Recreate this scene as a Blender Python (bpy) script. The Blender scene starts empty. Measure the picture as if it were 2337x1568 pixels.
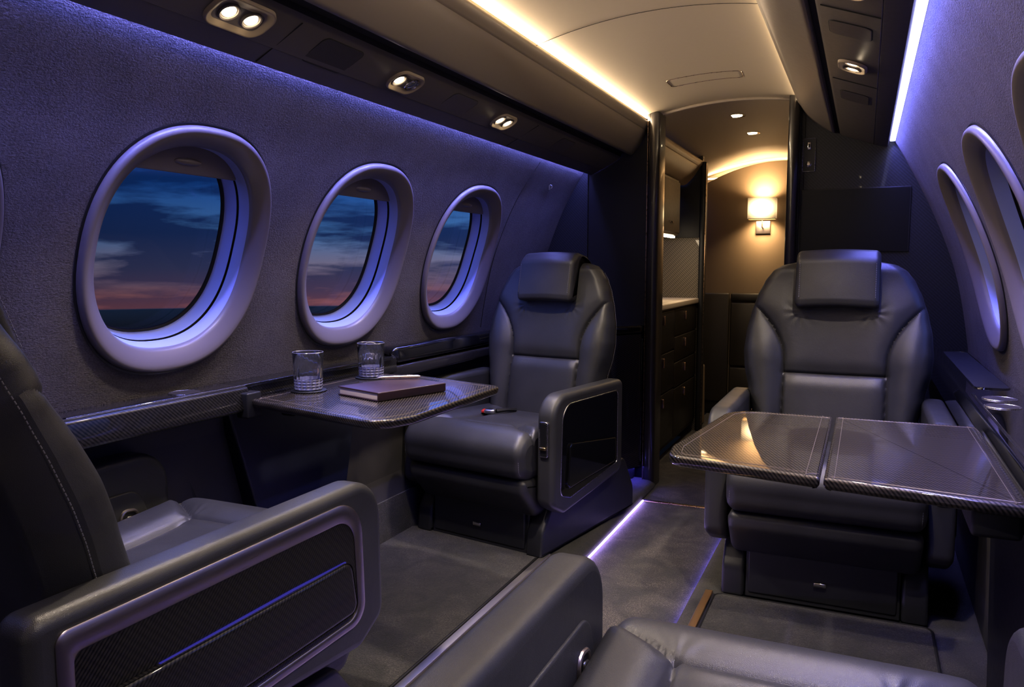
import bpy, bmesh, math, random
from math import sin, cos, pi, radians, sqrt, exp, atan2
from mathutils import Vector, Matrix
random.seed(7)
C = bpy.context.scene.collection
SC = bpy.context.scene

# ------------------------------------------------------------------ node helpers
def newmat(name):
    m = bpy.data.materials.new(name); m.use_nodes = True
    return m, m.node_tree, m.node_tree.nodes['Principled BSDF']
def N(t, typ, **kw):
    n = t.nodes.new(typ)
    for k, v in kw.items():
        if k in n.inputs.keys(): n.inputs[k].default_value = v
        else: setattr(n, k, v)
    return n
def mth(t, op, a, b=None, c=None):
    n = t.nodes.new('ShaderNodeMath'); n.operation = op
    for i, v in enumerate((a, b, c)):
        if v is None: continue
        if isinstance(v, (int, float)): n.inputs[i].default_value = v
        else: t.links.new(v, n.inputs[i])
    return n.outputs[0]
def ramp(t, fac, stops):
    r = t.nodes.new('ShaderNodeValToRGB')
    while len(r.color_ramp.elements) < len(stops): r.color_ramp.elements.new(0.5)
    for e, (p, c) in zip(r.color_ramp.elements, stops):
        e.position = p; e.color = (*c, 1) if len(c) == 3 else c
    t.links.new(fac, r.inputs[0]); return r.outputs[0]
def bump(t, b, h, strength, dist=.001):
    n = N(t, 'ShaderNodeBump'); n.inputs['Strength'].default_value = strength
    n.inputs['Distance'].default_value = dist
    t.links.new(h, n.inputs['Height']); t.links.new(n.outputs[0], b.inputs['Normal'])
def setp(b, **kw):
    names = dict(col='Base Color', rough='Roughness', metal='Metallic', coat='Coat Weight', coatr='Coat Roughness', spec='Specular IOR Level',
                 trans='Transmission Weight', ior='IOR', em='Emission Color', ems='Emission Strength', aniso='Anisotropic', sheen='Sheen Weight')
    for k, v in kw.items():
        if k in ('col', 'em'): v = (*v, 1)
        b.inputs[names[k]].default_value = v
def plain(name, col, rough=.5, **kw):
    m, t, b = newmat(name); setp(b, col=col, rough=rough, **kw)
    tc = N(t, 'ShaderNodeTexCoord'); n = N(t, 'ShaderNodeTexNoise', Scale=60.0, Detail=3.0)
    t.links.new(tc.outputs['Object'], n.inputs['Vector'])
    lo, hi = max(0, rough-.05), min(1, rough+.05)
    r = N(t, 'ShaderNodeMapRange'); r.inputs['To Min'].default_value = lo; r.inputs['To Max'].default_value = hi
    t.links.new(n.outputs['Fac'], r.inputs['Value']); t.links.new(r.outputs[0], b.inputs['Roughness'])
    return m
def emit(name, col, s):
    m, t, b = newmat(name); setp(b, col=(0, 0, 0), em=col, ems=s); return m
def leather(name, col, rough=.42, fine=.25, crease=.5):
    m, t, b = newmat(name); setp(b, col=col, rough=rough, spec=.55)
    tc = N(t, 'ShaderNodeTexCoord')
    v = N(t, 'ShaderNodeTexVoronoi', Scale=420.0); v.feature = 'DISTANCE_TO_EDGE'
    t.links.new(tc.outputs['Object'], v.inputs['Vector'])
    n2 = N(t, 'ShaderNodeTexNoise', Scale=11.0, Detail=4.0, Distortion=.8); t.links.new(tc.outputs['Object'], n2.inputs['Vector'])
    h = mth(t, 'ADD', mth(t, 'MULTIPLY', mth(t, 'MINIMUM', v.outputs['Distance'], .25), fine), mth(t, 'MULTIPLY', n2.outputs['Fac'], crease*4))
    bump(t, b, h, .55, .0022)
    n3 = N(t, 'ShaderNodeTexNoise', Scale=5.0, Detail=2.0); t.links.new(tc.outputs['Object'], n3.inputs['Vector'])
    c = ramp(t, n3.outputs['Fac'], [(.3, tuple(x*.8 for x in col)), (.7, tuple(min(1, x*1.2) for x in col))])
    t.links.new(c, b.inputs['Base Color'])
    r = N(t, 'ShaderNodeMapRange'); r.inputs['To Min'].default_value = rough-.06; r.inputs['To Max'].default_value = rough+.08
    t.links.new(n2.outputs['Fac'], r.inputs['Value']); t.links.new(r.outputs[0], b.inputs['Roughness'])
    return m
def walltex(name, col, scale=210., rough=.72, st=.6):
    m, t, b = newmat(name); setp(b, col=col, rough=rough, spec=.3)
    tc = N(t, 'ShaderNodeTexCoord')
    mp = N(t, 'ShaderNodeMapping'); mp.inputs['Scale'].default_value = (1, .75, 1.25); t.links.new(tc.outputs['Object'], mp.inputs['Vector'])
    v = N(t, 'ShaderNodeTexNoise', Scale=scale, Detail=3.0, Roughness=.65, Distortion=.4); t.links.new(mp.outputs[0], v.inputs['Vector'])
    n = N(t, 'ShaderNodeTexNoise', Scale=9.0, Detail=5.0); t.links.new(tc.outputs['Object'], n.inputs['Vector'])
    bump(t, b, mth(t, 'ADD', v.outputs['Fac'], mth(t, 'MULTIPLY', n.outputs['Fac'], .35)), st, .004)
    f = mth(t, 'ADD', mth(t, 'MULTIPLY', v.outputs['Fac'], .75), mth(t, 'MULTIPLY', n.outputs['Fac'], .25))
    c = ramp(t, f, [(.35, tuple(x*.62 for x in col)), (.62, tuple(x*1.25 for x in col))])
    t.links.new(c, b.inputs['Base Color'])
    return m
def carbon(name, ax=(1, 1, 0), ay=(1, -1, 0), period=.006, lo=(.004, .004, .004), hi=(.15, .13, .115), coat=1., rough=.4, metal=.35):
    # 2x2 twill weave: diagonal ribs whose brightness alternates
    m, t, b = newmat(name); setp(b, rough=rough, coat=coat, coatr=.025, metal=metal)
    tc = N(t, 'ShaderNodeTexCoord'); sx = N(t, 'ShaderNodeSeparateXYZ'); t.links.new(tc.outputs['Object'], sx.inputs[0])
    def lin(a):
        s = None
        for i in range(3):
            if a[i]:
                q = mth(t, 'MULTIPLY', sx.outputs[i], a[i]); s = q if s is None else mth(t, 'ADD', s, q)
        return s
    u = mth(t, 'MULTIPLY', lin(ax), 1/period/1.414); w = mth(t, 'MULTIPLY', lin(ay), .5/period/1.414)
    saw = mth(t, 'PINGPONG', u, .5)
    s2 = mth(t, 'PINGPONG', w, .5)
    f = mth(t, 'MULTIPLY', mth(t, 'MULTIPLY', saw, 2.0), mth(t, 'ADD', mth(t, 'MULTIPLY', s2, .9), .55))
    c = ramp(t, f, [(.12, lo), (.62, hi)])
    t.links.new(c, b.inputs['Base Color'])
    return m
def brushed(name, col, rough=.32, axis=1):
    m, t, b = newmat(name); setp(b, col=col, rough=rough, metal=1.0)
    tc = N(t, 'ShaderNodeTexCoord'); mp = N(t, 'ShaderNodeMapping')
    s = [900, 900, 900]; s[axis] = 12; mp.inputs['Scale'].default_value = s
    t.links.new(tc.outputs['Object'], mp.inputs['Vector'])
    n = N(t, 'ShaderNodeTexNoise', Scale=1.0, Detail=2.0); t.links.new(mp.outputs[0], n.inputs['Vector'])
    r = N(t, 'ShaderNodeMapRange'); r.inputs['To Min'].default_value = rough-.1; r.inputs['To Max'].default_value = rough+.14
    t.links.new(n.outputs['Fac'], r.inputs['Value']); t.links.new(r.outputs[0], b.inputs['Roughness'])
    bump(t, b, n.outputs['Fac'], .12, .0005)
    return m
def carpet(name, col):
    m, t, b = newmat(name); setp(b, col=col, rough=.95, spec=.1, sheen=.25)
    tc = N(t, 'ShaderNodeTexCoord')
    n = N(t, 'ShaderNodeTexNoise', Scale=260.0, Detail=3.0, Roughness=.8); t.links.new(tc.outputs['Object'], n.inputs['Vector'])
    g = N(t, 'ShaderNodeTexNoise', Scale=6.5, Detail=4.0, Distortion=1.2); t.links.new(tc.outputs['Object'], g.inputs['Vector'])
    a = ramp(t, n.outputs['Fac'], [(.38, tuple(x*.12 for x in col)), (.53, col), (.66, tuple(x*5 for x in col))])
    d = ramp(t, g.outputs['Fac'], [(.38, (.22, .22, .24)), (.64, (1.25, 1.20, 1.15))])
    mx = N(t, 'ShaderNodeMix'); mx.data_type = 'RGBA'; mx.blend_type = 'MULTIPLY'; mx.inputs['Factor'].default_value = 1
    t.links.new(a, mx.inputs['A']); t.links.new(d, mx.inputs['B']); t.links.new(mx.outputs['Result'], b.inputs['Base Color'])
    bump(t, b, n.outputs['Fac'], 1.0, .007)
    return m

LEA = leather('slate_leather', (.038, .038, .040), .38, .4, .22)
LEAD = leather('dark_leather', (.020, .021, .026), .42, .3, .2)
DADO = leather('dado_leather', (.062, .058, .060), .5, .35, .1)
WALL = walltex('wall_leatherette', (.108, .098, .104))
RING = plain('window_plastic', (.17, .15, .165), .36)
REVEAL = plain('blue_lit_reveal_plastic', (.34, .38, .66), .42)  # blue light on the reveals is tinted into the plastic colour
CEIL = plain('ceiling_cream', (.50, .43, .34), .55)
BIN = plain('bin_taupe', (.22, .185, .155), .40)
PSU = plain('service_panel_taupe', (.105, .090, .084), .45)
BLK = plain('matt_black', (.008, .008, .009), .5)
GLB = plain('gloss_black', (.006, .006, .007), .06, coat=1.0)
GROOVE = plain('groove_black', (.004, .004, .004), .8)
TAN = plain('suede_tan', (.20, .15, .10), .7)
CTOP = plain('stone_counter', (.55, .48, .40), .35)
CARP = carpet('carpet_charcoal', (.024, .021, .019))
CARP2 = carpet('carpet_aisle', (.040, .034, .031))
CBT = carbon('carbon_table', (1, .45, .8), (0, .7, .3), .0060, (.0015, .0015, .0015), (.085, .068, .054))
CBW = carbon('carbon_wall', (1, 0, 1), (1, 0, -1), .011, (.002, .0023, .004), (.011, .012, .019), coat=.1, rough=.55, metal=.0)
CBS = carbon('carbon_side', (0, 1, 1), (0, 1, -1), .0065, (.003, .003, .003), (.040, .036, .032), coat=.5)
CBC = carbon('carbon_console', (0, 1, 1), (1, 1, -1), .008, (.002, .002, .002), (.030, .027, .024))
CBB = carbon('carbon_backsplash', (1, 0, 1), (1, 0, -1), .012, (.05, .042, .032), (.20, .165, .12), coat=.2, rough=.5, metal=.1)
MET = brushed('brushed_bronze_steel', (.46, .40, .38), .32, 1)
METX = brushed('brushed_steel', (.62, .60, .60), .25, 0)
CHR = plain('polished_chrome', (.55, .53, .52), .15, metal=1.0)
COPPER = plain('copper_edge', (.40, .28, .20), .28, metal=1.0)
THR = plain('stitch_thread', (.24, .24, .27), .8)
BLUE_E = emit('blue_led', (.16, .13, 1.0), 16)
BLUEW_E = emit('blue_white_led', (.50, .52, 1.0), 9.0)
WARM_E = emit('warm_led', (1.0, .72, .40), 9)
LAMP_E = emit('warm_lamp', (1.0, .80, .52), 22)
FLOOR_E = emit('violet_floor_led', (.55, .40, 1.0), 16)
m, t, b = newmat('window_glass'); tr_ = N(t, 'ShaderNodeBsdfTransparent'); gl_ = N(t, 'ShaderNodeBsdfGlossy', Roughness=.02); lw = N(t, 'ShaderNodeFresnel', IOR=1.25)
mxs = N(t, 'ShaderNodeMixShader'); t.links.new(lw.outputs[0], mxs.inputs[0]); t.links.new(tr_.outputs[0], mxs.inputs[1]); t.links.new(gl_.outputs[0], mxs.inputs[2]); t.links.new(mxs.outputs[0], t.nodes['Material Output'].inputs['Surface']); PANE = m
m, t, b = newmat('crystal_glass'); setp(b, col=(.9, .92, 1), rough=0.0, trans=.985, ior=1.5); CRY = m
m, t, b = newmat('cut_crystal'); setp(b, col=(.50, .50, .75), rough=.06, trans=.62, ior=1.6, spec=1.0); CUT = m

# ------------------------------------------------------------------ mesh helpers
def mk(name, vs, fs, mat, parent=None, smooth=True, sharp=38):
    me = bpy.data.meshes.new(name); me.from_pydata([tuple(v) for v in vs], [], fs); me.update()
    if smooth:
        for p in me.polygons: p.use_smooth = True
        try: me.set_sharp_from_angle(angle=radians(sharp))
        except Exception: pass
        big = set()
        for p in me.polygons:
            if len(p.vertices) > 6: p.use_smooth = False; big.update(p.edge_keys)
        if big:
            at = me.attributes.get('sharp_edge') or me.attributes.new('sharp_edge', 'BOOLEAN', 'EDGE')
            for e in me.edges:
                if tuple(sorted(e.vertices)) in big: at.data[e.index].value = True
    o = bpy.data.objects.new(name, me); C.objects.link(o)
    if mat: me.materials.append(mat)
    if parent: o.parent = parent
    return o
def tag(o, label, cat, group=None):
    o['label'] = label; o['category'] = cat
    if group: o['group'] = group
    return o
def thing(name, label, cat, loc=(0, 0, 0), rz=0, group=None):
    o = bpy.data.objects.new(name, None); C.objects.link(o); o.empty_display_size = .05
    o.location = loc; o.rotation_euler = (0, 0, rz); return tag(o, label, cat, group)
def st(o): o['kind'] = 'structure'; return o
class MB:
    def __init__(s): s.v = []; s.f = []
    def add(s, vs, fs):
        k = len(s.v); s.v += [tuple(v) for v in vs]; s.f += [tuple(i+k for i in f) for f in fs]; return s
    def build(s, name, mat, parent=None, **kw): return mk(name, s.v, s.f, mat, parent, **kw)
def rbox(x0, x1, y0, y1, z0, z1, r=.01, seg=3):
    bm = bmesh.new(); bmesh.ops.create_cube(bm, size=1)
    for v in bm.verts: v.co = Vector((x0+(v.co.x+.5)*(x1-x0), y0+(v.co.y+.5)*(y1-y0), z0+(v.co.z+.5)*(z1-z0)))
    r = min(r, .49*min(x1-x0, y1-y0, z1-z0))
    if r > 0: bmesh.ops.bevel(bm, geom=bm.edges[:], offset=r, segments=seg, profile=.5, affect='EDGES')
    bm.normal_update(); bm.verts.index_update()
    out = [v.co.copy() for v in bm.verts], [tuple(v.index for v in f.verts) for f in bm.faces]; bm.free(); return out
def loft(loops, closed=True, cap=True):
    n = len(loops[0]); vs = [p for l in loops for p in l]; fs = []
    m_ = n if closed else n-1
    for i in range(len(loops)-1):
        for j in range(m_):
            a = i*n+j; b_ = i*n+(j+1) % n; fs.append((a, b_, b_+n, a+n))
    if cap and closed:
        fs.append(tuple(range(n))[::-1]); fs.append(tuple((len(loops)-1)*n+j for j in range(n)))
    return vs, fs
def rpoly(pts, seg=8):
    # pts: (a, b, radius) corners -> rounded outline (list of (a, b))
    out = []; n = len(pts)
    for i in range(n):
        p = Vector(pts[i][:2]); r = pts[i][2]; a = Vector(pts[i-1][:2])-p; c = Vector(pts[(i+1) % n][:2])-p
        if r <= 0: out.append((p.x, p.y)); continue
        la, lc = a.length, c.length; a.normalize(); c.normalize()
        ang = a.angle(c)
        if ang > 3.1 or ang < .02: out.append((p.x, p.y)); continue
        d = min(r/math.tan(ang/2), la*.49, lc*.49); rr = d*math.tan(ang/2)
        bis = (a+c).normalized(); ce = p+bis*(rr/sin(ang/2)); s = p+a*d; e = p+c*d
        a0 = atan2(s.y-ce.y, s.x-ce.x); a1 = atan2(e.y-ce.y, e.x-ce.x); da = (a1-a0+pi) % (2*pi)-pi
        for k in range(seg+1):
            q = a0+da*k/seg; out.append((ce.x+rr*cos(q), ce.y+rr*sin(q)))
    return out
def area2(o): return sum(o[i-1][0]*o[i][1]-o[i][0]*o[i-1][1] for i in range(len(o)))/2
def inset(o, d):
    s = 1 if area2(o) > 0 else -1; n = len(o); out = []
    for i in range(n):
        a = Vector(o[i-1]); p = Vector(o[i]); c = Vector(o[(i+1) % n])
        e1 = (p-a); e2 = (c-p)
        if e1.length < 1e-9: e1 = e2
        if e2.length < 1e-9: e2 = e1
        e1 = e1.normalized(); e2 = e2.normalized(); n1 = Vector((-e1.y, e1.x)); n2 = Vector((-e2.y, e2.x)); m_ = (n1+n2)
        m_ = m_.normalized(); k = max(.5, m_.dot(n1)); out.append((p.x+s*m_.x*d/k, p.y+s*m_.y*d/k))
    return out
def pillow(outline, t0, t1, r, to3, seg=5, r0=None, bulge=0):
    # extrude outline from t0 to t1 with rounded edges; to3((a, b), t) -> xyz
    r0 = r if r0 is None else r0; loops = []
    for k in range(seg+1):
        q = pi/2*k/seg; loops.append([to3(p, t0+r0*(1-cos(q))) for p in inset(outline, r0*(1-sin(q)))])
    for k in range(seg+1):
        q = pi/2*(1-k/seg); loops.append([to3(p, t1-r*(1-cos(q))) for p in inset(outline, r*(1-sin(q)))])
    return loft(loops)
XY = lambda p, t: Vector((p[0], p[1], t))
YZ = lambda p, t: Vector((t, p[0], p[1]))
XZ = lambda p, t: Vector((p[0], t, p[1]))
def tube(path, r, n=8, closed=False, cap=True):
    loops = []; m_ = len(path); path = [Vector(p) for p in path]; up = None
    for i in range(m_):
        a = path[i-1] if (i or closed) else path[i]; c = path[(i+1) % m_] if (i < m_-1 or closed) else path[i]
        d = (c-a).normalized()
        if up is None: up = Vector((0, 0, 1)) if abs(d.z) < .9 else Vector((1, 0, 0))
        s = d.cross(up).normalized(); u = s.cross(d).normalized(); up = u
        rr = r[i] if isinstance(r, (list, tuple)) else r
        loops.append([path[i]+s*(rr*cos(2*pi*k/n))+u*(rr*sin(2*pi*k/n)) for k in range(n)])
    if closed: loops.append(loops[0]); return loft(loops, True, False)
    return loft(loops, True, cap)
def lathe(prof, n=48, c=(0, 0, 0), rfun=None):
    loops = []
    for (r, z) in prof:
        loops.append([Vector((c[0]+(rfun(r, z, 2*pi*k/n) if rfun else r)*cos(2*pi*k/n), c[1]+(rfun(r, z, 2*pi*k/n) if rfun else r)*sin(2*pi*k/n), c[2]+z)) for k in range(n)])
    return loft(loops)
def stitches(path, step=.0085, ln=.0058, r=.0010):
    # dashes along a polyline
    mb = MB(); path = [Vector(p) for p in path]; acc = 0; pos = 0; L = [0]
    for i in range(1, len(path)): L.append(L[-1]+(path[i]-path[i-1]).length)
    def at(s):
        for i in range(1, len(path)):
            if L[i] >= s:
                f = (s-L[i-1])/max(1e-9, L[i]-L[i-1]); return path[i-1].lerp(path[i], f)
        return path[-1]
    s = 0
    while s+ln < L[-1]:
        a, c = at(s), at(s+ln)
        if (c-a).length > 1e-5: mb.add(*tube([a, c], r, 4))
        s += step
    return mb
def spline(pts, n):
    # Catmull-Rom through tuples
    out = []; P = [tuple(2*a-b for a, b in zip(pts[0], pts[1]))]+list(pts)+[tuple(2*a-b for a, b in zip(pts[-1], pts[-2]))]
    for i in range(1, len(P)-2):
        for k in range(n):
            t_ = k/n; out.append(tuple(.5*((2*b)+(-a+c)*t_+(2*a-5*b+4*c-d)*t_*t_+(-a+3*b-3*c+d)*t_**3) for a, b, c, d in zip(P[i-1], P[i], P[i+1], P[i+2])))
    out.append(tuple(pts[-1])); return out
def interp(tab, x):
    if x <= tab[0][0]: return tab[0][1]
    for (a, b), (c, d) in zip(tab, tab[1:]):
        if x <= c:
            f = (x-a)/(c-a); f = f*f*(3-2*f)*.35+f*.65; return b+(d-b)*f
    return tab[-1][1]
def dup(root, loc, rz, label=None):
    r = root.copy(); C.objects.link(r); r.location = loc; r.rotation_euler = (0, 0, rz)
    if label: r['label'] = label
    for ch in list(root.children):
        c = ch.copy(); C.objects.link(c); c.parent = r
        for g in ch.children:
            d = g.copy(); C.objects.link(d); d.parent = c
    return r

Y0, Y1 = -1.35, 4.2          # cabin length
YE = 6.5                     # far corridor wall
# ------------------------------------------------------------------ camera
CX, CH = .65, 1.16
f_, vx, vy, cx0, cy0 = 1780., 1975., 609., 1168.5, 784.
d = Vector((vx-cx0, -(vy-cy0), f_)).normalized(); z = Vector((0, f_, vy-cy0)).normalized()
x = Vector((d.y*z.z-d.z*z.y, d.z*z.x-d.x*z.z, d.x*z.y-d.y*z.x))
if x.x < 0: x = -x
# rows x, d, z are world X, Y, Z expressed in camera (right, up, forward)
R = Matrix(((x.x, x.y, -x.z), (d.x, d.y, -d.z), (z.x, z.y, -z.z)))
cam = bpy.data.cameras.new('camera'); co = bpy.data.objects.new('camera', cam); C.objects.link(co)
co.matrix_world = Matrix.Translation((CX, 0, CH)) @ R.to_4x4()
cam.sensor_width = 36; cam.lens = 36*f_/2337; cam.clip_start = .02; cam.clip_end = 500
SC.camera = co

# ------------------------------------------------------------------ side walls
LPROF = spline([(-.47, 2.03), (-.62, 1.93), (-.735, 1.79), (-.80, 1.68), (-.918, 1.479), (-1.022, 1.22), (-1.083, 1.0), (-1.135, .80), (-1.167, .70), (-1.20, .5), (-1.19, .2), (-1.15, -.12)], 10)
RPROF = spline([(.47, 2.03), (.60, 1.96), (.70, 1.83), (.762, 1.74), (.875, 1.529), (.977, 1.301), (1.05, 1.076), (1.105, .77), (1.13, .5), (1.12, .2), (1.10, -.12)], 10)
class Prof:
    def __init__(s, pts, side):
        s.p = [Vector(q) for q in pts]; s.side = side; s.L = [0]
        for a, b in zip(s.p, s.p[1:]): s.L.append(s.L[-1]+(b-a).length)
    def at(s, l):
        for i in range(1, len(s.L)):
            if s.L[i] >= l or i == len(s.L)-1:
                f = (l-s.L[i-1])/(s.L[i]-s.L[i-1]); p = s.p[i-1].lerp(s.p[i], f); t_ = (s.p[i]-s.p[i-1]).normalized(); break
        n = Vector((-t_.y, t_.x)); n = n if n.x*s.side < 0 else -n
        return p, n
    def nrm(s, l):
        return (s.at(l-.03)[1]+s.at(l)[1]*2+s.at(l+.03)[1]).normalized()
    def l_of_z(s, z):
        for i in range(1, len(s.p)):
            if s.p[i].y <= z <= s.p[i-1].y: f = (s.p[i-1].y-z)/(s.p[i-1].y-s.p[i].y); return s.L[i-1]+f*(s.L[i]-s.L[i-1])
    def W(s, y, l, h=0):
        p, n = s.at(l)[0], s.nrm(l); return Vector((p.x+n.x*h, y, p.y+n.y*h))
PL, PR = Prof(LPROF, -1), Prof(RPROF, 1)
WY = [-.82, -.03, .765, 1.56, 2.355, 3.15]; WA, WB = .300, .337; WZ = 1.203
def sup(th, a, b, n=2.35):
    c, s = cos(th), sin(th); return a*math.copysign(abs(c)**(2/n), c), b*math.copysign(abs(s)**(2/n), s)
def wallmesh(P, name):
    ls = [P.L[-1]*i/170 for i in range(171)]; ny = 300; ys = [Y0+(Y1-Y0)*i/ny for i in range(ny+1)]
    lc = P.l_of_z(WZ); vs = [P.W(y, l) for l in ls for y in ys]; fs = []
    for i in range(170):
        for j in range(ny):
            l, y = (ls[i]+ls[i+1])/2, (ys[j]+ys[j+1])/2
            if any((abs(y-c)/(WA*.90))**2.35+(abs(l-lc)/(WB*.90))**2.35 < 1 for c in WY): continue
            a = i*(ny+1)+j; fs.append((a, a+1, a+ny+2, a+ny+1))
    o = mk(name, vs, fs, WALL, sharp=180); return st(o)
wallmesh(PL, 'wall_left'); wallmesh(PR, 'wall_right')
# window parts in wall coordinates
def band(P, yc, lc, prof, n=96):
    loops = []
    for k in range(n):
        th = 2*pi*k/n; row = []
        for (sc, h) in prof:
            if sc > .5: a, b = sup(th, WA*sc, WB*sc)
            row.append(P.W(yc+a, lc-b, h) if sc >= .82 else None)
        # deep points leave along the centre normal so the reveal stays straight
        nc = P.nrm(lc)
        for i, (sc, h) in enumerate(prof):
            if row[i] is None:
                a, b = sup(th, WA*sc, WB*sc); q = P.W(yc+a, lc-b, 0); row[i] = Vector((q.x+nc.x*h, q.y, q.z+nc.y*h))
        loops.append(row)
    loops.append(loops[0]); return loft(loops, False, False)
def make_window(P, yc, idx, side):
    lc = P.l_of_z(WZ)
    w = bpy.data.objects.new('window_%d' % idx, None); C.objects.link(w); p = P.W(yc, lc); w.location = p; st(w)
    L = -p
    def sub(name, vsfs, mat, par=w, **kw):
        vs, fs = vsfs; return mk(name, [v+L for v in vs], fs, mat, par, **kw)
    sub('frame', band(P, yc, lc, [(1.014, -.004), (1.012, .007), (1.004, .0145), (.990, .0185), (.970, .0195), (.945, .0165), (.91, .011), (.88, .004), (.85, -.003), (.832, -.009), (.826, -.018)]), RING, sharp=180)
    sub('gasket', band(P, yc, lc, [(1.035, .0015), (1.022, .0035), (1.008, .001)]), BLK, sharp=180)
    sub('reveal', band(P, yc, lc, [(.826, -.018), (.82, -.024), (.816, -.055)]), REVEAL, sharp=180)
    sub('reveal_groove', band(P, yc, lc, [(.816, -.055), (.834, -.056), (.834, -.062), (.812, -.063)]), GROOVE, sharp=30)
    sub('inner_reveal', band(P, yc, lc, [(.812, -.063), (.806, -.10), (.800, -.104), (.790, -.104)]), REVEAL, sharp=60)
    sub('pane_seal', band(P, yc, lc, [(.790, -.104), (.785, -.107), (.78, -.107), (.775, -.111), (.765, -.112)]), GROOVE, sharp=180)
    nc = P.nrm(lc)
    def deep(a, b, h):
        q = P.W(yc+a, lc-b, 0); return Vector((q.x+nc.x*h, q.y, q.z+nc.y*h))
    n = 96; ring = [deep(*sup(2*pi*k/n, WA*.775, WB*.775), -.111) for k in range(n)]
    sub('pane', ([deep(0, 0, -.111)]+ring, [(0, 1+k, 1+(k+1) % n) for k in range(n)]), PANE)
    # pulled-down part of the shade
    vcut = WB*.60; tops = []
    for k in range(61):
        th = pi*k/60; a, b = sup(th, WA*.820, WB*.820)
        if b >= vcut: tops.append((a, b))
    vs = []; 
    for (a, b) in tops:
        for (bb, h) in ((b, -.050), (vcut, -.050), (vcut-.004, -.053), (vcut, -.058), (b, -.058)): vs.append(deep(a, bb, h))
    m_ = len(tops); fs = [(i*5+j, i*5+(j+1) % 5, (i+1)*5+(j+1) % 5, (i+1)*5+j) for i in range(m_-1) for j in range(5)]
    sh = sub('shade', (vs, fs), RING, sharp=50)
    loops = []
    for i in range(13):
        q = -1+2*i/12; rr = sqrt(max(0, 1-q*q)); loops.append([deep(q*.048, vcut+.030+.010*rr*cos(2*pi*k/12), -.050+.011*max(0, rr*sin(2*pi*k/12))-.001) for k in range(12)])
    sub('shade_handle', loft(loops), RING, sh)
    return w
k = 1
for i, yc in enumerate(WY):
    if i in (0, 1): continue
    make_window(PL, yc, k, -1); k += 1
for i, yc in enumerate(WY):
    if i in (0, 1): continue
    make_window(PR, yc, k, 1); k += 1
# windows behind the camera: plain closed covers keep the cabin dark there
for P, side in ((PL, 'left'), (PR, 'right')):
    for i in (0, 1):
        lc = P.l_of_z(WZ); n = 64
        vs = [P.W(WY[i], lc, .004)]; 
        for sc in (.5, 1.03): vs += [P.W(WY[i]+sup(2*pi*k/n, WA*sc, WB*sc)[0], lc-sup(2*pi*k/n, WA*sc, WB*sc)[1], .004) for k in range(n)]
        fs = [(0, 1+k, 1+(k+1) % n) for k in range(n)]+[(1+k, 1+(k+1) % n, 1+n+(k+1) % n, 1+n+k) for k in range(n)]
        st(mk('window_%d' % (9+i+(2 if side == 'right' else 0)), vs, fs, RING))
# panel seam on the left wall near the front bulkhead
def wallseam(P, pts, r, name):
    return st(mk(name, *tube([P.W(y, P.l_of_z(z), .0005) for y, z in pts], r, 6), GROOVE))
wallseam(PL, [(3.50+.05*((z-1.2)/.4)**2, z) for z in [1.665-.03*i for i in range(28)]], .0016, 'trim_1')

# ------------------------------------------------------------------ ceiling, floor, bulkheads
def zc(x): return 2.015-.30*(x-.02)**2
def sweepY(name, pts, y0, y1, mat, ny=1, thick=None, **kw):
    vs = []; ys = [y0+(y1-y0)*i/ny for i in range(ny+1)]
    for y in ys: vs += [Vector((p[0], y, p[1])) for p in pts]
    n = len(pts); fs = [(i*n+j, i*n+j+1, (i+1)*n+j+1, (i+1)*n+j) for i in range(ny) for j in range(n-1)]
    return mk(name, vs, fs, mat, **kw)
cp = [(-.62+1.24*i/40, zc(-.62+1.24*i/40)) for i in range(41)]
st(sweepY('ceiling', cp, Y0, YE+.32, CEIL, 1, sharp=180))
def ceil_line(name, pts, r=.0014, mat=GROOVE): return st(mk(name, *tube([Vector((x, y, zc(x)+.0002)) for x, y in pts], r, 6), mat))
ceil_line('trim_2', [(-.5+1.0*i/40, 2.66+.0*i) for i in range(41)])
out = rpoly([(-.21, 3.60, .02), (.12, 3.60, .02), (.115, 3.73, .02), (-.21, 3.74, .02)], 5); out.append(out[0])
dense = []
for a, b in zip(out, out[1:]):
    for q in range(6): dense.append((a[0]+(b[0]-a[0])*q/6, a[1]+(b[1]-a[1])*q/6))
hp = mk('ceiling_hatch', *tube([Vector((x, y, zc(x))) for x, y in dense], .0016, 6, True), COPPER)
tag(hp, 'rectangular access hatch outlined in the cream ceiling', 'ceiling hatch')
# rim where cabin ceiling meets the corridor
st(mk('trim_3', *tube([Vector((x/100, 4.19, zc(x/100)-.006)) for x in range(-44, 34, 2)], .008, 8), BIN))

st(mk('floor', *rbox(-.50, .30, Y0, 6.8, -.14, -.045, 0), CARP2))
def platform(name, xe, xo, y0, y1):
    s = 1 if xo > xe else -1
    prof = [(xo, 0.0), (xe+s*.055, 0.0)]+[(xe+s*.04-s*.04*sin(q*pi/16), -.04+.04*cos(q*pi/16)) for q in range(1, 9)]+[(xe+s*.006, -.05), (xe+s*.006, -.14), (xo, -.14)]
    loops = [[Vector((p[0], y, p[1])) for p in prof] for y in (y0, y1)]
    return st(mk(name, *loft(loops), CARP, sharp=40))
platform('floor_left', -.355, -1.2, Y0, 4.14); platform('floor_right', .12, 1.2, Y0, 4.14)
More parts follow.
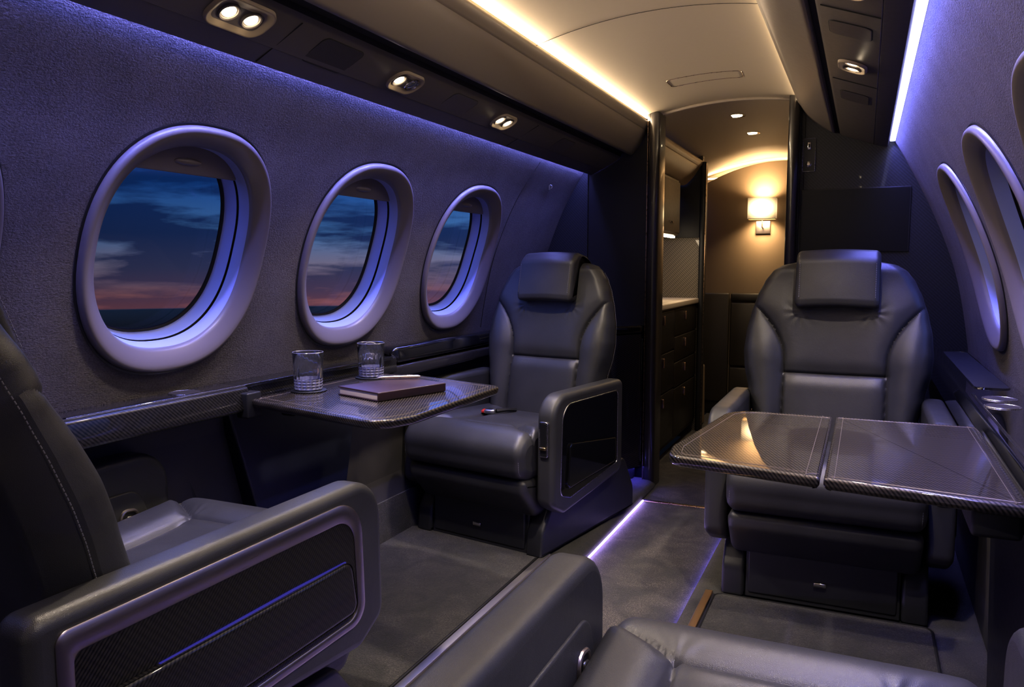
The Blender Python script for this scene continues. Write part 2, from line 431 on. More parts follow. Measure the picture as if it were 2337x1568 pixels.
# thin metal edge rails and mats on the raised floor
st(mk('trim_4', *rbox(-.487, -.460, Y0, 2.84, -.002, .010, .0015), brushed('silver_rail', (.8, .76, .74), .4, 1))); st(mk('trim_5', *rbox(.174, .200, Y0, 2.745, -.002, .010, .0015), brushed('bronze_rail', (.55, .38, .24), .35, 1)))
st(mk('trim_6', *rbox(-.36, .13, 3.86, 3.885, -.047, -.040, .002), COPPER))
mt = thing('carpet_mat', 'charcoal carpet mat with bound edge on the floor between the two left seats', 'mat', (-.80, 2.2, 0))
mt_o = rpoly([(-.36, -1.3, .02), (.305, -1.3, .02), (.305, .615, .03), (-.36, .72, .03)], 4)
mk('pile', *pillow(mt_o, .0005, .0095, .004, XY), CARP, mt); mk('binding', *tube([Vector((p[0], p[1], .006)) for p in mt_o], .006, 8, True), BLK, mt)
mt2 = thing('carpet_mat', 'dark carpet mat on the floor in front of the right far seat', 'mat', (.56, 2.2, 0))
mt_o = rpoly([(-.35, -1.3, .02), (.33, -1.3, .02), (.33, .53, .03), (-.35, .53, .03)], 4)
mk('pile', *pillow(mt_o, .0005, .0095, .004, XY), CARP, mt2); mk('binding', *tube([Vector((p[0], p[1], .006)) for p in mt_o], .006, 8, True), BLK, mt2)
mt3 = thing('carpet_mat', 'small dark carpet mat behind the far left seat beside the black cabinet', 'mat', (-.62, 3.78, 0))
mt_o = rpoly([(-.4, -.12, .02), (.20, -.30, .03), (.19, .10, .03), (-.4, .10, .02)], 4)
mk('pile', *pillow(mt_o, .0005, .0095, .004, XY), CARP, mt3); mk('binding', *tube([Vector((p[0], p[1], .006)) for p in mt_o], .005, 8, True), BLK, mt3)

# floor LED strips tucked under the platform noses
for nm, x0_, x1_, lab in (('led_strip', -.352, -.345, 'violet led strip glowing along the left edge of the aisle floor'), ('led_strip', .1205, .1250, 'blue led strip hidden under the right edge of the aisle floor')):
    o = mk(nm, *rbox(x0_, x1_, .3, 3.86, -.044, -.038, .001), FLOOR_E if x0_ < 0 else BLUE_E); tag(o, lab, 'led strip')

# bulkheads at the front of the cabin
def bulk(name, x0, x1, mat, y=Y1, z1=2.08): return st(mk(name, *rbox(x0, x1, y, y+.05, -.1, z1, 0), mat, smooth=False))
bulk('wall_front_left', -1.25, -.40, LEAD if False else plain('bulkhead_dark', (.010, .010, .013), .42)); bulk('wall_front_right', .30, 1.25, CBW)
o = st(mk('trim_7', *rbox(-1.20, -.775, 4.185, 4.21, -.05, 2.0, 0), CBW, smooth=False))
bulk('wall_back', -1.3, 1.3, BLK, Y0-.05, 2.2)
def post(name, x0, x1, z1):
    o = mk(name, *pillow(rpoly([(x0, 4.11, .025), (x1, 4.11, .028), (x1, 4.27, .02), (x0, 4.27, .02)], 6), -.045, z1, .006, XY), plain('post_dark', (.020, .017, .016), .30, coat=.3)); st(o)
post('trim_8', -.425, -.360, 1.968); post('trim_9', .278, .330, 2.0)
st(mk('trim_10', *rbox(-.4205, -.4165, 4.104, 4.11, .0, 1.955, 0), COPPER)); st(mk('trim_11', *rbox(.330, .334, 4.17, 4.2, .0, 1.99, 0), BLK))

# ------------------------------------------------------------------ overhead lines
def overhead(side, psu, slot, bind, lip, lab, backp):
    r = thing('overhead_bin', lab, 'overhead bin', (0, 0, 0))
    def sw(name, pts, mat, **kw): return sweepY(name, pts, Y0, 4.195, mat, 1, parent=r, **kw)
    sw('service_panel', psu, PSU, sharp=25); sw('slot', slot, GROOVE, sharp=25); sw('bin_door', bind, BIN, sharp=50); sw('lip', lip, BIN, sharp=60); sw('back', backp, BLK)
    return r
A = [(-.80, 1.76), (-.772, 1.70), (-.768, 1.672), (-.760, 1.667), (-.752, 1.669), (-.700, 1.694)]
LP = overhead('left', A+[(-.699, 1.6955), (-.697, 1.6935), (-.600, 1.7455), (-.590, 1.757)], [(-.592, 1.757), (-.586, 1.772), (-.548, 1.784), (-.540, 1.768)],
    [(-.548, 1.782), (-.540, 1.764), (-.530, 1.763)]+spline([(-.522, 1.770), (-.49, 1.807), (-.462, 1.848), (-.446, 1.882)], 5)+[(-.449, 1.884)],
    [(-.452, 1.880)]+spline([(-.4435, 1.885), (-.431, 1.905), (-.4265, 1.921), (-.433, 1.931), (-.445, 1.931)], 5)+[(-.452, 1.92), (-.47, 1.88), (-.50, 1.862)],
    'dark taupe overhead bin running above the left windows', [(-.50, 1.862), (-.56, 1.87), (-.66, 1.90)])
RP = overhead('right', [(.765, 1.80), (.735, 1.77), (.727, 1.737), (.722, 1.730), (.712, 1.731), (.665, 1.744), (.664, 1.747), (.661, 1.745), (.522, 1.796), (.512, 1.806)],
    [(.514, 1.804), (.508, 1.818), (.492, 1.826), (.487, 1.817)], [(.492, 1.824), (.486, 1.812), (.478, 1.812)]+spline([(.470, 1.817), (.41, 1.855), (.36, 1.90), (.335, 1.935)], 5)+[(.338, 1.938)],
    [(.340, 1.933)]+spline([(.332, 1.940), (.320, 1.955), (.316, 1.965), (.322, 1.970), (.335, 1.968)], 5)+[(.35, 1.95), (.38, 1.92), (.43, 1.90)],
    'dark taupe overhead bin running above the right windows', [(.43, 1.90), (.50, 1.90), (.62, 1.94)])
# oriented frames on the service panels
def psu_frame(side):
    if side < 0: p0, p1 = Vector((-.752, 0, 1.669)), Vector((-.600, 0, 1.7455))
    else: p0, p1 = Vector((.661, 0, 1.745)), Vector((.522, 0, 1.796))
    u = (p1-p0).normalized()                     # towards the cabin middle
    n = Vector((0, 1, 0)).cross(u); n = n if n.z < 0 else -n
    return p0, u, n
def on_psu(side, y, f, name, lab, cat, group=None):
    p0, u, n = psu_frame(side); o = thing(name, lab, cat, (0, 0, 0), 0, group)
    c = p0+u*f; c.y = y; ax = Vector((0, 1, 0)); o.matrix_world = Matrix(((u.x, ax.x, n.x, c.x), (u.y, ax.y, n.y, c.y), (u.z, ax.z, n.z, c.z), (0, 0, 0, 1)))
    if o.matrix_world.determinant() < 0: pass
    return o
WELL = plain('reading_light_well', (.32, .26, .19), .6)
def reading_light(side, y, f, lab, halfw=.036, halfl=.075, eyeball=False):
    o = on_psu(side, y, f, 'reading_light', lab, 'reading light', 'reading lights in the overhead panels')
    ol = rpoly([(-halfw, -halfl, .034), (halfw, -halfl, .034), (halfw, halfl, .034), (-halfw, halfl, .034)], 8)
    prof = [(-.004, .0015), (-.002, .009), (.001, .010), (.004, .0075)]
    loops = [[Vector((p[0], p[1], h)) for p in inset(ol, dd)] for dd, h in prof]
    mk('bezel', *loft(loops, True, False), WELL, o, sharp=180)
    loops = [[Vector((p[0], p[1], h)) for p in inset(ol, dd)] for dd, h in ((.006, .001), (.010, .0012), (.018, -.0005))]
    loops = [[Vector((p[0], p[1], h)) for p in inset(ol, dd)] for dd, h in ((.004, .0075), (.009, .0045), (.016, .0015), (.024, .0008))]
    wv, wf = loft(loops, True, False); wf.append(tuple(range(2*len(ol), 3*len(ol)))) if len(loops) == 3 else wf.append(tuple(range(3*len(ol), 4*len(ol))))
    mk('well', wv, wf, WELL, o, sharp=180)
    for q, yy in enumerate((-.034, .034)):
        hs = mk('lamp_housing', *lathe([(.026, .0005), (.026, .005), (.0235, .007), (.020, .0055), (.0195, .002), (.017, .0015)], 32, (0, yy, 0)), CHR if eyeball and q else PSU, o)
        mk('lens', *lathe([(.0165, .0018), (.015, .0045), (.008, .006), (.0005, .0063)], 28, (0, yy, 0)), CHR if (eyeball and q) else LAMP_E, hs)
    if not NOLIGHT:
        p0, u, n = psu_frame(side); c = p0+u*f+n*.02; c.y = y
        L = bpy.data.lights.new('reading_spot', 'SPOT'); L.energy = 56; L.spot_size = radians(105); L.spot_blend = .9; L.color = (1, .84, .66); L.shadow_soft_size = .025
        l = bpy.data.objects.new('reading_spot', L); C.objects.link(l); l.location = c
        l.rotation_euler = (Vector((.22*(-side)*-1*-1, 0, -1)) if False else Vector((.10*(-side), 0, -1))).to_track_quat('-Z', 'Y').to_euler()
    for yy in (-.034, .034)[:1 if eyeball else 2]:
        L = bpy.data.lights.new('well_glow', 'POINT'); L.energy = .03; L.color = (1, .8, .55); L.shadow_soft_size = .004
        l = bpy.data.objects.new('well_glow', L); C.objects.link(l); l.matrix_world = Matrix.Translation(o.matrix_world.translation) ; q_ = o.matrix_world @ Vector((-.012, yy, .016)); l.location = q_
    return o
NOLIGHT = False
reading_light(-1, 1.40, .115, 'reading light with two lamps above the nearest left window', .046, .085)
reading_light(-1, 2.09, .115, 'reading light with one lit lamp and one chrome eyeball above the middle left window', .040, .070, True)
reading_light(-1, 2.80, .115, 'two lamp reading light above the left window farthest along the cabin', .038, .070)
reading_light(1, 2.66, .075, 'reading light in the right overhead panel near the front bulkhead', .040, .060)
reading_light(1, 1.92, .075, 'reading light in the right overhead panel cut by the top of the photo', .040, .060)
reading_light(1, .9, .075, 'reading light out of view above the near right seat')
def speaker(side, y, f, lab, hw, hl, mat):
    o = on_psu(side, y, f, 'speaker_grille', lab, 'speaker')
    ol = rpoly([(-hw, -hl, .02), (hw, -hl, .02), (hw, hl, .02), (-hw, hl, .02)], 6)
    mk('mesh_panel', *pillow(ol, -.004, .0025, .002, XY), mat, o); mk('rim', *tube([Vector((p[0], p[1], .001)) for p in ol], .0013, 6, True), GROOVE, o)
m, t, b = newmat('perforated_grille'); setp(b, rough=.6)
tc = N(t, 'ShaderNodeTexCoord'); v = N(t, 'ShaderNodeTexVoronoi', Scale=330.0, Randomness=.15); t.links.new(tc.outputs['Object'], v.inputs['Vector'])
t.links.new(ramp(t, v.outputs['Distance'], [(.25, (.004, .004, .004)), (.5, (.05, .042, .038))]), b.inputs['Base Color']); GRILLE = m
speaker(-1, 1.75, .105, 'dark perforated speaker grille between reading lights on the left', .05, .085, GRILLE)
speaker(1, 2.27, .075, 'dark flush cover plate beyond the front reading light on the right', .055, .06, PSU)
speaker(1, 3.15, .075, 'flush rectangular cover plate close to the front bulkhead on the right', .05, .08, PSU)
speaker(-1, 2.44, .11, 'flush rounded cover plate between two left reading lights', .045, .085, PSU)
speaker(-1, 3.45, .11, 'flush rounded cover plate nearest the front bulkhead on the left', .045, .085, PSU)
def psu_seam(side, y, n_):
    p0, u, n = psu_frame(side); a = p0+n*.0012; c = p0+u*(.165 if side < 0 else .145)+n*.0012; a.y = c.y = y
    st(mk(n_, *tube([a, c], .0015, 6), GROOVE))
psu_seam(-1, 1.56, 'trim_12'); psu_seam(-1, 3.05, 'trim_13'); psu_seam(1, 2.9, 'trim_14'); psu_seam(1, 2.1, 'trim_15')
# light strips
o = mk('led_strip', *rbox(-.7965, -.7745, Y0, 4.19, 1.712, 1.720, .001), BLUE_E); tag(o, 'blue led strip tucked above the left windows behind the bin', 'led strip')
o = mk('led_strip', *rbox(.733, .757, Y0, 4.175, 1.752, 1.760, .001), BLUEW_E); tag(o, 'bright blue white led strip between right bin and right wall', 'led strip')
o = mk('led_strip', *rbox(-.52, -.49, Y0, 4.17, 1.872, 1.880, .001), WARM_E); tag(o, 'warm cove led strip hidden on top of the left bin', 'led strip')
o = mk('led_strip', *rbox(.40, .43, Y0, 4.17, 1.912, 1.920, .001), WARM_E); tag(o, 'warm cove led strip hidden on top of the right bin', 'led strip')
def area(name, loc, dirv, sx, sy, e, col, spread=None, yaxis=(0, 1, 0)):
    L = bpy.data.lights.new(name, 'AREA'); L.shape = 'RECTANGLE'; L.size = sx; L.size_y = sy; L.energy = e; L.color = col
    if spread: L.spread = radians(spread)
    l = bpy.data.objects.new(name, L); C.objects.link(l)
    zz = -Vector(dirv).normalized(); yy = Vector(yaxis); xx = yy.cross(zz).normalized(); yy = zz.cross(xx)
    l.matrix_world = Matrix(((xx.x, yy.x, zz.x, loc[0]), (xx.y, yy.y, zz.y, loc[1]), (xx.z, yy.z, zz.z, loc[2]), (0, 0, 0, 1))); return l
CL, CM = Y1-Y0-.03, (Y0+Y1)/2
area('blue_wash_left', (-.785, CM, 1.708), (-.34, 0, -1), .018, CL, 78, (.25, .27, 1.0), 110)
area('blue_wash_right', (.745, CM, 1.749), (.34, 0, -1), .018, CL, 42, (.20, .21, 1.0), 105)
area('cove_left', (-.447, CM, 1.9405), (1, 0, .22), .012, CL, 30, (1.0, .79, .53))
area('cove_right', (.350, CM, 1.9755), (-1, 0, .22), .010, CL, 14, (1.0, .79, .53))
area('floor_led_left', (-.343, 2.1, -.036), (1, 0, -.45), .008, 3.5, 4.5, (.45, .30, 1.0))
area('floor_led_right', (.117, 2.1, -.036), (-1, 0, -.35), .008, 3.5, 1.1, (.16, .12, 1.0))
#PART2
# ------------------------------------------------------------------ seats
def back_w(h):   # half width of the backrest at height h
    return interp([(0, .282), (.12, .294), (.25, .320), (.34, .340), (.40, .346), (.48, .340), (.56, .324), (.63, .303), (.69, .277), (.73, .250), (.755, .218), (.768, .18), (.772, .13)], h)
HB = .772
def wing_s(h): return .186+(0.142*((h-.36)/.245)**2 if h > .36 else 0)
def sst(x): x = max(0., min(1., x)); return x*x*(3-2*x)
def front_disp(x, h):
    ax = abs(x); s = wing_s(min(h, .7)); w = back_w(h); D = 0
    slope = 1.0 if h < .36 else 1/sqrt(1+(2*.142*(h-.36)/.06)**2)
    dw = (ax-s)*slope; up = sst((h-.54)/.16)
    D -= .011*exp(-(dw/.0055)**2)*(1-.55*sst((ax-.24)/.07))*(1-sst((h-.60)/.03))
    wing = .036*sin(pi*min(1, max(0, (ax-s)/max(.03, w-s))*.90+.02))**1.1*sst((.62-h)/.26)*min(1, h/.06+.5) if ax > s else 0
    D += wing+(.010*(1-exp(-(dw/.03)**2))*(1-up) if dw < 0 else 0)
    cen = sst((s+.02-ax)/.04)*(1-up)
    dl = h-.318
    D += cen*(-.010*exp(-(dl/.0055)**2)+.010*(1-exp(-(dl/.03)**2))*(1 if dl > 0 else 1.3))
    D += (1-up)*(-.020*cos(min(1, ax/.2)*pi/2)*min(1, h*3))+.010*up*sst((w-ax)/.05)
    # pucker rays near the lower corners of the headrest
    r = sqrt((ax-.13)**2+(h-.56)**2)
    if .01 < r < .12: D += .0016*sin(9*atan2(h-.56, ax-.13))*exp(-(r/.05)**2)
    return D
def build_back(parent_data):
    NX, NB, NS = 110, 26, 150; rows = []; reg = []
    for i in range(NS+1):
        q = i/NS; h = HB*(1-(1-q)**1.35) if q > .0 else 0
        w = back_w(h); loop = []; r = .042
        rt = .055; top = (rt-sqrt(max(0, rt*rt-max(0, h-(HB-rt))**2))) if h > HB-rt else 0
        bt = .03; bot = (bt-sqrt(max(0, bt*bt-max(0, bt-h)**2))) if h < bt else 0
        th = .135-.035*h/HB
        for k in range(NX+1):
            u = -1+2*k/NX; x_ = w*u; e = max(0, abs(x_)-(w-r)); y_ = r-sqrt(max(0, r*r-e*e))+top+bot
            m_ = min(1, max(0, (w-abs(x_))/.02))*min(1, max(0, (HB-h)/.04)); y_ -= front_disp(x_, h)*(.25+.75*m_)
            loop.append((Vector((x_, y_, h)), 1))
        for k in range(1, NB):
            u = 1-2*k/NB; x_ = (w-.004)*u; e = max(0, abs(x_)-(w-.045)); rr = .045; y_ = th-(rr-sqrt(max(0, rr*rr-e*e)))-top*.9-bot
            loop.append((Vector((x_, max(y_, top+.01), h)), 0))
        rows.append(loop)
    n = len(rows[0]); V = [p[0] for l in rows for p in l]; F = {'backrest': [], 'side_bolster': [], 'side_bolster2': [], 'lumbar_panel': []}
    for i in range(NS):
        hh = (rows[i][0][0].z+rows[i+1][0][0].z)/2
        for j in range(n):
            a = i*n+j; b_ = i*n+(j+1) % n; f = (a, b_, b_+n, a+n); fr = j < NX
            xx = (V[a].x+V[b_].x)/2; s = wing_s(hh); key = 'backrest'
            if fr and hh < .605 and abs(xx) > s: key = 'side_bolster' if xx > 0 else 'side_bolster2'
            elif fr and hh < .318 and abs(xx) <= s: key = 'lumbar_panel'
            F[key].append(f)
    F['backrest'].append(tuple(range(n))[::-1]); F['backrest'].append(tuple(NS*n+j for j in range(n)))
    out = {}
    for k_, fs in F.items():
        idx = sorted(set(i for f in fs for i in f)); mp = {a: b_ for b_, a in enumerate(idx)}
        out[k_] = ([V[i] for i in idx], [tuple(mp[i] for i in f) for f in fs])
    return out
def build_headrest():
    prof = rpoly([(-.062, .575, .03), (-.070, .60, .03), (-.072, .755, .045), (-.030, .806, .05), (.060, .806, .045), (.125, .78, .03), (.125, .66, .02), (.095, .66, .015), (.075, .765, .02), (.0, .775, .02), (.0, .575, .02)], 6)
    # profile in (y, h); pillow ends
    W_ = .152; loops = []
    for k in range(7):
        q = pi/2*k/6; loops.append([Vector((-W_+.022*(1-cos(q)), p[0], p[1])) for p in inset(prof, .022*(1-sin(q)))])
    for k in range(1, 9): loops.append([Vector((-W_+.022+(2*W_-.044)*k/9, p[0]-.006*sin(pi*k/9), p[1]+.004*sin(pi*k/9))) for p in prof])
    for k in range(7):
        q = pi/2*(1-k/6); loops.append([Vector((W_-.022*(1-cos(q)), p[0], p[1])) for p in inset(prof, .022*(1-sin(q)))])
    return loft(loops)
CW = .303
def cush_prof():
    return rpoly([(-.43, .345, .05), (-.437, .44, .07), (-.36, .506, .10), (-.26, .497, .1), (-.10, .485, .1), (.20, .475, .04), (.22, .33, .04), (-.36, .315, .04)], 10)
def build_cushion():
    prof = cush_prof()
    # resample evenly
    P = [Vector(p) for p in prof]+[Vector(prof[0])]; L = [0]
    for a, b_ in zip(P, P[1:]): L.append(L[-1]+(b_-a).length)
    NP = 190; R_ = []; i = 1
    for k in range(NP):
        s = L[-1]*k/NP
        while L[i] < s: i += 1
        R_.append(P[i-1].lerp(P[i], (s-L[i-1])/max(1e-9, L[i]-L[i-1])))
    nr = []
    for k in range(NP):
        t_ = (R_[(k+1) % NP]-R_[k-1]).normalized(); nv = Vector((-t_.y, t_.x)); nr.append(nv)
    c = Vector((-.1, .42)); 
    if (R_[0]-c).dot(nr[0]) < 0: nr = [-q for q in nr]
    loops = []; r = .04; NX = 120
    for j in range(NX+1):
        u = -1+2*j/NX; x_ = CW*u*(1 if abs(u) < 1 else 1); e = max(0, abs(x_)-(CW-r)); ins = r-sqrt(max(0, r*r-e*e)); loop = []
        for p, nv in zip(R_, nr):
            D = 0; y_, z_ = p
            if z_ > .40 and y_ < .19:
                ax = abs(x_); ys = -.275+.05*min(1, ax/.165)**2-.0 if ax < .165 else -.225-.55*(ax-.165)
                ys = -.262 if ax < .165 else -.262-.6*(ax-.165)
                dy = y_-ys
                D -= .011*exp(-(dy/.006)**2)
                D += .014*(1-exp(-(dy/.035)**2)) if dy < 0 else 0
                if dy > 0:
                    dx = (ax-.165)
                    D -= .010*exp(-(dx/.006)**2)
                    D += (.012*(1-exp(-(dx/.03)**2)) if dx < 0 else .020*(1-exp(-(dx/.03)**2)))*min(1, dy/.03)
                    D -= .008*(1 if dx < 0 else 0)*min(1, dy/.05)
                rr = sqrt((ax-.165)**2+dy**2)
                if .008 < rr < .12: D += .0022*sin(8*atan2(dy, ax-.165))*exp(-(rr/.045)**2)
                if z_ < .47: D *= max(0, (z_-.40)/.07)
            q = p+nv*(D-ins); loop.append(Vector((x_, q.x, q.y)))
        loops.append(loop)
    return loft(loops)
def arm_outline(zb, ye=.27):
    fr = .10
    return rpoly([(ye, .655, .03), (-.328, .655, fr), (-.336, zb+.02, .05), (-.24, zb-.03, .05), (ye, zb+.04, .05)], 10)
SEATPARTS = {}
def make_seat(name, lab, loc, rz, recline, by, zb, style, arm_side, bsc=1, bsh=0, group='leather club seats facing each other across the tables'):
    s = thing(name, lab, 'seat', loc, rz, group)
    if 'back' not in SEATPARTS:
        B = build_back(None)
        for k_ in B: SEATPARTS[k_] = B[k_]
        SEATPARTS['back'] = 1; SEATPARTS['head'] = build_headrest(); SEATPARTS['cush'] = build_cushion()
    # base
    lv = .42
    bs = mk('base', *pillow(rpoly([(-.30, 0, 0), (-.27, .21, .02), (.36, .24, .02), (.42, 0, 0)], 4), -.245, .245, .004, YZ), LEAD, s)
    for sx in (-1, 1):
        ck = mk('base_cheek', *pillow(rpoly([(-.315, 0, .004), (-.305, .10, .06), (-.225, .205, .03), (.42, .262, .05), (.52, .10, .08), (.52, 0, .004)], 6), *((.248, .325) if sx > 0 else (-.325, -.248)), .012, YZ), LEAD, s)
    mk('latch', *rbox(-.020, .020, -.311, -.298, .070, .086, .003), CHR, s)
    mk('base_panel', *pillow(rpoly([(-.235, .012, .008), (.235, .012, .008), (.235, .19, .008), (-.235, .19, .008)], 3), -.302, -.27, .005, XZ), LEAD, s)
    # apron below the cushion
    ap = rpoly([(-.405, .325, .03), (-.400, .27, .05), (-.30, .155, .04), (.26, .155, .03), (.26, .325, .01)], 8)
    mk('seat_apron', *pillow(ap, -.298, .298, .03, YZ), LEA, s, sharp=60)
    cu = mk('seat_cushion', *SEATPARTS['cush'], LEA, s, sharp=80)
    for sx in (-1, 1):
        pr = [p for p in cush_prof()]; pts = [Vector((sx*(CW-.012), p[0]-.0, p[1])) for p in pr[:34]]
        c = Vector((-.1, .40)); pts = [Vector((p.x, c.x+(p.y-c.x)*1.0, p.z)) for p in pts]
        ou = inset(pr, .0085)[2:44]; stitches([Vector((sx*(CW-.0155), p[0], p[1])) for p in ou]).build('seam_stitching', THR, cu, smooth=False)
    # backrest
    M = Matrix.Translation((bsh, by, .42)) @ Matrix.Rotation(-recline, 4, 'X') @ Matrix.Diagonal((bsc, 1, 1, 1))
    bk = mk('backrest', *SEATPARTS['backrest'], LEA, s, sharp=80); bk.matrix_local = M
    for k_, nm in (('side_bolster', 'side_bolster'), ('side_bolster2', 'side_bolster'), ('lumbar_panel', 'lumbar_panel')):
        mk(nm, *SEATPARTS[k_], LEA, s, sharp=80).matrix_local = M
    for sx in (-1, 1):
        pts = [Vector((sx*(back_w(h)-.0035), .020+.012, h)) for h in [.03+.7*i/60 for i in range(61)]]
        stitches(pts).build('seam_stitching', THR, bk, smooth=False)
        pts = [Vector((sx*(back_w(h)+.0005), .052, h)) for h in [.03+.7*i/60 for i in range(61)]]
        stitches(pts).build('seam_stitching', THR, bk, smooth=False)
    hd = mk('headrest', *SEATPARTS['head'], LEA, s, sharp=60); hd.matrix_local = M
    for sx in (-1, 1):
        pts = [Vector((sx*.136, -.0735, h)) for h in [.610+.135*i/20 for i in range(21)]]+[Vector((sx*.136, -.074+.03*sin(q), .745+.055*sin(q)+.0)) for q in []]
        stitches(pts).build('seam_stitching', THR, hd, smooth=False)
    # armrests
    for sx in (1, -1):
        ol = arm_outline(zb, .545 if style == 'near' else .27); xi, xo = .308, .388
        a = mk('armrest', *pillow(ol, *((xi, xo) if sx > 0 else (-xo, -xi)), .022, YZ), LEA, s, sharp=60)
        path = inset(ol, .004); path = path[3:24]
        for off, ins_ in ((.0105, .0075), (.0025, .024)):
            pth = inset(ol, ins_); pth = [pth[i] for i in range(8, 33)]
            stitches([Vector((sx*(xo-off+.0), p[0], p[1])) for p in pth]).build('seam_stitching', THR, a, smooth=False)
        xs = sx*xo
        if style == 'near' :
            fr1 = rpoly([(.505, .626, .02), (-.238, .626, .09), (-.25, .328, .05), (.505, .322, .02)], 10); fr2 = rpoly([(.478, .586, .015), (-.208, .586, .062), (-.224, .348, .036), (.478, .342, .015)], 10)
            def ring3(o1, h1): return [Vector((sx*(xo+h1), p[0], p[1])) for p in o1]
            loops = [ring3(fr1, -.003), ring3(fr1, .003), ring3(inset(fr1, .003), .0055), ring3(inset(fr2, -.003), .0055), ring3(fr2, .003), ring3(fr2, -.003)]
            mk('metal_trim', *loft(loops, True, False), MET, a, sharp=40)
            pn = mk('side_panel', *pillow(fr2, *((xo-.004, xo+.0015) if sx > 0 else (-xo-.0015, -xo+.004)), .001, YZ), CBS, a)
            rd = rpoly([(.44, .500, .02), (-.190, .492, .03), (-.212, .365, .025), (.44, .36, .02)], 8)
            mk('raised_panel', *pillow(rd, *((xo, xo+.014) if sx > 0 else (-xo-.014, -xo)), .011, YZ), CBS, a)
            mk('ridge_highlight', *tube([Vector((sx*(xo+.0035), p[0], p[1])) for p in ((.33, .4975), (.0, .4955), (-.175, .4905))], .0030, 6), HIGHLIGHT_E, a)  # no lamp here: glowing line stands in for the blue highlight on the ridge
        else:
            fr1 = rpoly([(.21, .612, .02), (-.262, .612, .07), (-.278, zb+.055, .035), (-.20, zb+.03, .03), (.21, zb+.09, .02)], 8)
            ln = mk('metal_trim', *tube([Vector((sx*(xo+.0005), p[0], p[1])) for p in fr1], .0017, 6, True), METX, a)
            mk('side_panel', *pillow(inset(fr1, .003), *((xo-.004, xo+.002) if sx > 0 else (-xo-.002, -xo+.004)), .0015, YZ), GLB, a)
            rd = rpoly([(.18, .41, .01), (-.22, .455, .02), (-.24, zb+.07, .02), (.18, zb+.10, .02)], 6)
            mk('raised_panel', *pillow(rd, *((xo, xo+.012) if sx > 0 else (-xo-.012, -xo)), .009, YZ), GLB, a)
            if sx == 1:
                xm = (xi+xo)/2; pl_ = rpoly([(xm-.020, .415, .01), (xm+.020, .415, .01), (xm+.020, .555, .01), (xm-.020, .555, .01)], 5)
                ct = mk('control_plate', *pillow(pl_, -.3425, -.325, .002, XZ), METX, a)
                mk('slot', *pillow(inset(pl_, .006), -.3435, -.341, .0005, XZ), BLK, ct)
                mk('lever', *rbox(xm-.014, xm+.014, -.352, -.338, .445, .457, .004), plain('brass_lever', (.6, .45, .2), .25, metal=1.0), ct)
        # inner face inset panel with the seat controls
        zi = sx*(xi)
        pin = rpoly([(.30, .565, .03), (-.225, .565, .05), (-.29, .36, .03), (.30, .33, .03)], 8)
        ip = mk('inner_panel', *pillow(pin, *((xi-.006, xi+.01) if sx > 0 else (-xi-.01, -xi+.006)), .005, YZ), LEA, a)
        if style == 'near' and sx > 0:
            ov = rpoly([(-.162, .520, .018), (-.212, .512, .018), (-.212, .440, .018), (-.162, .448, .018)], 6)
            bz = mk('control_bezel', *tube([Vector((xi-.007, p[0], p[1])) for p in ov], .005, 8, True), MET, a)
            mk('control_well', *pillow(inset(ov, .003), xi-.0075, xi-.004, .001, YZ), BLK, a)
            mk('button', *pillow(inset(ov, .013), xi-.014, xi-.006, .003, YZ), CHR, a)
            c0 = (-.187, .480); mk('button_emblem', *tube([Vector((xi-.0145, c0[0]+.006*cos(q), c0[1]+.007*sin(q))) for q in [radians(40+28*i) for i in range(11)]], .0012, 6), BLK, a)
    return s
HIGHLIGHT_E = emit('blue_highlight', (.06, .05, .62), .45)  # emission imitating the blue highlight along the armrest ridge
SL = make_seat('club_seat', 'far left slate leather seat turned slightly to the wall beyond the notebook table', (-.738, 3.14, .0105), radians(-10), radians(11), .145, .20, 'far', 1, .97, .008)
SR = make_seat('club_seat', 'far right slate leather seat behind the wide two-leaf table', (.553, 3.05, .0105), 0, radians(11), .145, .20, 'far', 1)
FL = make_seat('club_seat', 'near left leather seat seen from behind with bronze framed carbon armrest panel', (-.775, 1.21, .0105), pi, radians(20), .235, .29, 'near', 1, .80, -.050)
FR = make_seat('club_seat', 'near right leather seat with its cushion and armrest across the bottom of the view', (.552, .985, .0105), pi, radians(58), .20, .29, 'near', 1)
# the seat bodies are swivelled; far left base stays square to the aisle
# belt buckle on the far left seat
bk = thing('seatbelt_buckle', 'small grey and red seatbelt buckle lying on far left seat cushion', 'seatbelt', (-.885, 3.16, .497), radians(10))
mk('buckle', *rbox(-.022, .03, -.03, .03, 0, .020, .008), METX, bk); mk('release_button', *rbox(-.036, -.018, -.022, .022, .001, .015, .004), plain('red_button', (.55, .03, .02), .4), bk)
mk('webbing', *tube([(.03, 0, .01), (.07, .03, .012), (.10, .08, .004)], .010, 6), BLK, bk)

# ------------------------------------------------------------------ tables
def inlay(o, ins_, z_, r=.0007, nm='inlay_line', par=None):
    return mk(nm, *tube([Vector((p[0], p[1], z_)) for p in inset(o, ins_)], r, 6, True), INL, par)
INL = plain('pale_inlay', (.26, .22, .19), .3, metal=.5)
TZL, TZR = .770, .735
tl = thing('fold_out_table', 'small glossy carbon table with drinking glasses and a notebook', 'table', (-.75, 2.0, TZL))
lo = rpoly([(-1.005, 1.765, .01), (-.455, 1.625, .10), (-.415, 1.75, .10), (-.425, 2.30, .045), (-.80, 2.41, .06), (-1.005, 2.40, .01)], 12)
lo = [(p[0]+.75, p[1]-2.0) for p in lo]
mk('table_top', *pillow(lo, -.026, 0, .007, XY, r0=.014), CBT, tl, sharp=50); inlay(lo, .034, .0003, par=tl)
mk('support_arm', *rbox(-.255, -.20, -.10, .30, -.075, -.024, .01), BLK, tl)
